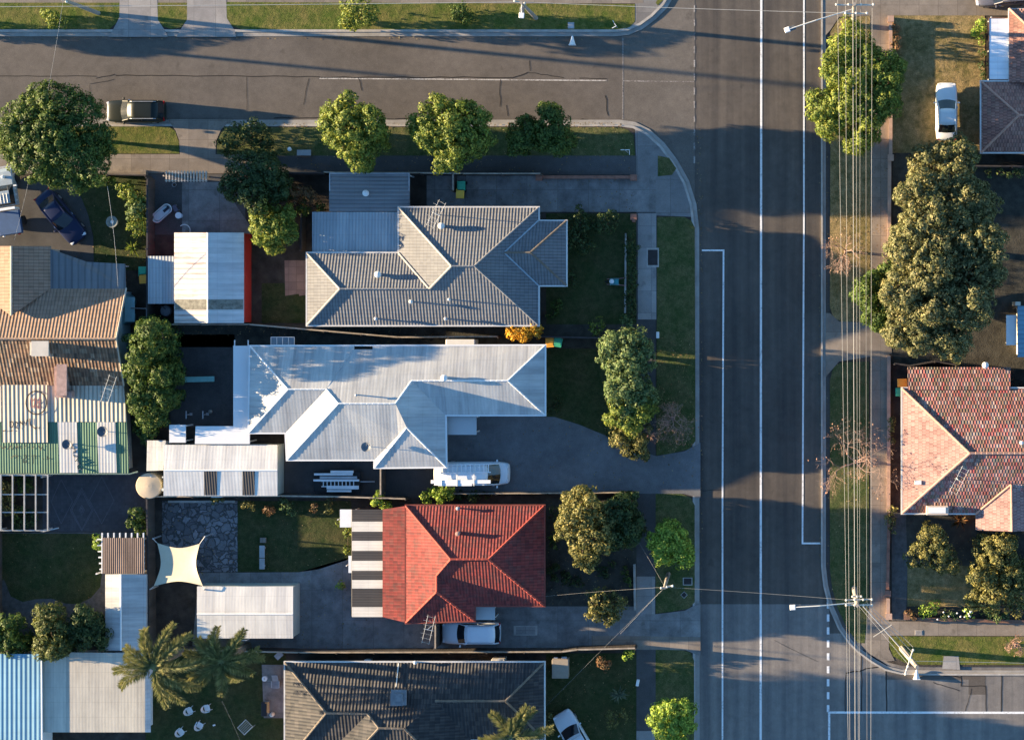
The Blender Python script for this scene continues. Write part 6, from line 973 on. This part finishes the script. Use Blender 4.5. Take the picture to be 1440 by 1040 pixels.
shrub('small_shrub', 'olive shrub in the lawn corner beside the striped awning', [(484, 735, 10), (490, 750, 8), (489, 772, 6)], 1.4, LY, dens=.8); shrub('potted_plant', 'tiny lime plant on the concrete yard left of the awning', [(477, 824, 5), (481, 822, 4)], .8, LB)
tree('garden_tree', 'bright green bush at the far left above the blue corrugated roof', [(12, 880, 24), (-5, 895, 22), (20, 905, 20)], 3.6, .5, LG); tree('garden_tree', 'olive cone-shaped tree second from left above the corrugated roofs', [(66, 868, 18), (72, 890, 20), (64, 908, 18), (80, 912, 12)], 4.8, .5, leaf_mat('leaf_moss', (.04, .065, .018), (.1, .12, .035), (.2, .2, .06))); tree('garden_tree', 'dark tree with pale leaf tips beside the narrow shed', [(122, 872, 20), (138, 890, 18), (115, 895, 18), (105, 882, 14)], 3.8, .5, LD)
shrub('shrub', 'dark green shrub on the patio beside the left fence', [(192, 725, 12), (198, 740, 12), (188, 738, 10)], 2.0, LG); shrub('climbing_plant', 'lime climber on the corner of the reed-covered pergola', [(138, 762, 7), (141, 770, 6), (135, 752, 7)], 2.4, LB); shrub('shrub', 'bushy yellow-leaved plant under the pale grid pergola', [(8, 690, 18), (-10, 705, 20), (15, 712, 14)], 2.1, LO); shrub('shrub', 'green plant inside the top of the pale grid pergola', [(28, 674, 8), (38, 685, 10), (28, 725, 12)], 1.8, LG); shrub('ground_plants', 'low dark plants inside the pergola grid bottom', [(45, 728, 12), (25, 738, 9)], 1.0, LD)
EX = lambda sp: sp + [(a + 17 + 7 * (i % 3), l * .86, d_ * 1.5 + .5) for i, (a, l, d_) in enumerate(sp) if i % 4 == 1]
palm('palm_tree', 'larger feathery palm overhanging the cream corrugated roof', 215, 938, 8.0, EX([(-95, 3.3, 1.2), (-62, 3.9, 1.6), (-40, 4.1, 1.4), (-118, 3.2, 1.7), (-150, 3.0, 1.5), (172, 3.4, 1.2), (140, 3.6, 2.0), (75, 3.6, 1.4), (55, 4.0, 2.6), (25, 4.0, 2.4), (-15, 4.4, 1.2), (5, 4.2, 3.2)]), LPALM); palm('palm_tree', 'smaller feathery palm right of the larger one by the white shed', 311, 930, 7.2, EX([(-135, 2.9, 1.0), (-88, 2.9, 1.1), (-58, 3.3, 1.2), (-25, 3.1, 1.6), (5, 3.3, 1.9), (35, 2.6, 2.2), (100, 2.9, 1.4), (130, 2.8, 2.0), (160, 3.2, 1.5), (-165, 3.3, 1.3), (-110, 2.3, 1.8)]), LPALM); palm('palm_tree', 'palm crown rising at the bottom edge over the charcoal roof', 718, 1036, 6.2, [(-140, 2.6, .9), (-62, 3.0, .9), (-40, 3.0, 1.4), (-90, 1.6, .6), (170, 2.8, 1.6), (-10, 3.4, 2.0), (60, 3.0, 1.5), (120, 3.0, 1.5)], LPALM)
tree('verge_tree', 'leafy tree under the power lines on the upper right verge', [(1200, 55, 22), (1182, 72, 24), (1220, 85, 28), (1180, 100, 26), (1205, 112, 30), (1240, 110, 28), (1160, 150, 26), (1190, 145, 28), (1225, 148, 30), (1255, 95, 20), (1215, 180, 24), (1205, 200, 18), (1170, 172, 20), (1245, 140, 22)], 8.2, 2.7, LY, trunk_r=.25, trunk_px=(1205, 125), csize=(.32, .55))
tree('gum_tree', 'huge pale-leaved tree filling the yard right of the verge', [(1345, 225, 34), (1300, 232, 28), (1295, 270, 32), (1340, 275, 42), (1375, 290, 34), (1300, 315, 36), (1350, 330, 48), (1385, 340, 30), (1280, 350, 30), (1310, 370, 40), (1360, 385, 46), (1390, 385, 26), (1280, 405, 36), (1320, 425, 42), (1365, 430, 36), (1290, 450, 34), (1335, 465, 36), (1345, 488, 18), (1268, 445, 26), (1262, 468, 18), (1258, 412, 16), (1290, 478, 20)], 11.0, 2.2, LGUM, trunk_r=.4, trunk_px=(1330, 350), csize=(.28, .5), leaf=(.065, .13), per=46, dens=.9); tree('gum_tree', 'green smaller tree leaning over the verge beside the huge pale one', [(1222, 415, 20), (1235, 440, 22), (1228, 400, 14), (1250, 420, 14), (1240, 455, 12), (1250, 380, 12)], 6.5, 1.6, LG)
shrub('shrub', 'yellow-green bush at the corner of the flat blue-white roof', [(1378, 38, 10), (1372, 45, 8), (1382, 55, 7)], 1.9, LB); shrub('shrub', 'dark narrow hedge beside the flat blue-white roof', [(1383, 75, 7), (1384, 92, 7), (1383, 105, 6)], 1.4, LD); shrub('shrub', 'reddish shrub behind the pinkish wall at top right', [(1260, 56, 7), (1258, 38, 8), (1261, 66, 6)], 1.3, LR); shrub('shrub', 'pale bushy shrub just below the parked white sedan', [(1352, 207, 16), (1336, 212, 14), (1368, 218, 14)], 2.4, LP); shrub('shrub', 'row of light-topped plants along the fence below the brown house', [(1392, 243, 6), (1405, 242, 6), (1418, 244, 7), (1432, 243, 7)], 1.3, LP)
tree('garden_tree', 'shaded shrub with sunlit olive top below the terracotta house', [(1312, 770, 26), (1292, 780, 20), (1330, 785, 20), (1310, 755, 18, .7)], 3.3, .5, LO); tree('garden_tree', 'larger shrub with golden lit top near the porch roof', [(1395, 775, 24, .7), (1410, 770, 22, .9), (1415, 795, 22), (1385, 805, 24), (1425, 815, 20), (1370, 840, 16), (1400, 835, 22), (1425, 850, 16)], 3.7, .5, LO); shrub('shrub', 'green shrub cut by the right edge beside the golden shrub', [(1446, 800, 16), (1440, 815, 12)], 3.0, LG)
GF = 'flower bed plants along the bottom right garden wall'
for lb, sp, m in (('pinkish flower clump at the gate pier', [(1283, 866, 8), (1278, 862, 5)], LR), ('bright green clump next to the gate pier flowers', [(1305, 856, 10), (1316, 850, 7), (1296, 862, 6)], LB), ('white-flowered low clump in the middle of the bed', [(1330, 862, 8), (1342, 864, 7)], LP), ('lime clump right of the white flowers', [(1360, 856, 6), (1364, 866, 6)], LB), ('greyish clump near the right end of the bed', [(1385, 864, 9), (1400, 866, 9), (1412, 866, 6)], LP)): shrub('bedding_plant', lb, sp, 1.0, m, GF, 'plant')
fl = MB()
for i in range(14): q = P(random.uniform(1318, 1375), random.uniform(857, 872), .95 + random.random() * .15); fl.lathe(q, [(.02, 0), (.07, .03), (.05, .07), (.01, .08)], 6)
tag(fl.build('white_flowers', W_, loc=P(1345, 865, 1)), 'scattered white blooms above the bottom right flower bed', 'flowers')
shrub('shrub', 'narrow shrub inside the low brick wall left of the terracotta house', [(1254, 590, 5), (1255, 605, 5), (1254, 620, 4)], 1.2, LO, dens=1.0); shrub('shrub', 'straggly olive shrub on the low brick wall below the bare tree', [(1255, 715, 7), (1252, 732, 8), (1256, 745, 6)], 1.6, LO, dens=.9)
bare_tree('bare_tree', 'bare reddish twiggy tree on the verge beside the front row trees', 944, 590, 38, 3.8, TWP, LBARE, 420, 3); bare_tree('bare_tree', 'bare pinkish twiggy tree under the power lines mid right', 1205, 652, 52, 4.6, TW, LBARE, 260, 5); bare_tree('bare_tree', 'thin bare tree on the dry verge beside the huge pale tree', 1190, 352, 34, 3.4, TW, LBARE, 60, 8); bare_tree('bare_tree', 'bare twiggy tree on the lower right verge edge', 1432, 912, 18, 3.0, TWP, LBARE, 120, 11)
spiky('spiky_plant', 'brown strappy plant below the eave of the terracotta house', 1350, 730, .5, 22, 1.0, LR, droop=.5)

GR = 'low plants in the shaded front gardens'
for lb, sp, m, hh in (('low dark plant at the red roof corner above the garden', [(780, 716, 8), (776, 726, 6)], LD, .9), ('low green plant against the east wall of the red house', [(776, 756, 8), (778, 768, 7)], LG, .8), ('low dark plant lower down the east wall of the red house', [(777, 800, 9), (780, 815, 7)], LD, .9), ('low spreading plant in the middle of the red house garden', [(800, 812, 10), (812, 820, 8)], LD, .6), ('low plant beside the kerb wall of the red house garden', [(880, 800, 8), (884, 815, 7)], LG, .8), ('low plant between the olive bush and the dark tree', [(850, 800, 9), (862, 792, 7)], LD, .8), ('low plant under the wall of the grey house bay', [(805, 385, 7), (806, 398, 7)], LD, .7), ('low plant in the lower corner of the grey house lawn', [(782, 430, 9), (776, 444, 8)], LG, .8), ('low plant by the end of the white house front lawn', [(776, 575, 8), (784, 566, 6)], LD, .7)): shrub('garden_plant', lb, sp, hh, m, GR, 'plant', dens=1.2)
# fallen leaves, uncountable
lt = MB(); rl = random.Random(4)
for x0, y0, x1, y1, n in [(924, 470, 976, 636, 260), (768, 700, 893, 850, 200), (206, 458, 620, 472, 160), (320, 172, 880, 180, 330), (310, 180, 890, 243, 420), (1168, 510, 1222, 840, 200), (1168, 230, 1250, 450, 320), (1256, 30, 1380, 210, 260), (1280, 750, 1440, 866, 330), (770, 920, 893, 1040, 120), (336, 705, 492, 800, 70), (228, 704, 334, 804, 160), (100, 248, 204, 372, 70), (980, 180, 988, 840, 200), (1152, 60, 1166, 800, 260), (0, 44, 860, 56, 260), (280, 800, 540, 912, 200), (0, 750, 200, 910, 90), (630, 590, 980, 690, 160), (600, 250, 890, 298, 120)]:
    for i in range(n):
        onroad = x0 in (980, 1152, 0) and (y1 - y0 > 600 or y1 < 60); z_ = .03 if onroad else G + .045; p = P(rl.uniform(x0, x1), rl.uniform(y0, y1), z_); a = rl.uniform(0, TAU); q = rl.uniform(.03, .075); u = Vector((math.cos(a), math.sin(a), rl.uniform(-.25, .25))) * q; w_ = Vector((-math.sin(a), math.cos(a), rl.uniform(-.25, .25))) * q * .6; lt.add([p - u, p - w_, p + u, p + w_], [(0, 1, 2, 3)])
lo = lt.build('leaf_litter', leaf_mat('leaf_fallen', (.12, .07, .03), (.25, .16, .07), (.38, .3, .16))); lo['kind'] = 'stuff'
# ------------------------------------------------------------------ light, sky, camera
EL = 8.3; d = Vector((1, -.098, 0)).normalized() * math.cos(R(EL)) + Vector((0, 0, -math.sin(R(EL))))
L = bpy.data.lights.new('sun', 'SUN'); L.energy = 5.0; L.angle = R(.5); L.color = (1.0, .76, .47); so = bpy.data.objects.new('sun', L); COL.objects.link(so); so.rotation_euler = d.to_track_quat('-Z', 'Y').to_euler(); so.location = (0, 0, 40)
w = bpy.data.worlds.new('World'); sc.world = w; w.use_nodes = True; nt = w.node_tree; sk = nt.nodes.new('ShaderNodeTexSky'); sk.sky_type = 'NISHITA'; sk.sun_disc = False; sk.sun_elevation = R(EL); sk.sun_rotation = math.atan2(-d.x, -d.y); sk.air_density = 1.0; sk.dust_density = 0.0; sk.ozone_density = 3.5
nt.links.new(sk.outputs[0], nt.nodes['Background'].inputs[0]); nt.nodes['Background'].inputs[1].default_value = .09
cam = bpy.data.cameras.new('camera'); co = bpy.data.objects.new('camera', cam); COL.objects.link(co); co.location = (0, 0, H); co.rotation_euler = (0, 0, 0); cam.sensor_width = 36; cam.lens = 36 * H / (1440 / S); cam.clip_end = 3000; cam.clip_start = 1
cam.shift_x = (720 - NX) / 1440; cam.shift_y = -(520 - NY) / 1440; sc.camera = co
vs = sc.view_settings; vs.view_transform = 'Standard'; vs.look = 'None'; vs.exposure = 2.45; vs.gamma = 1
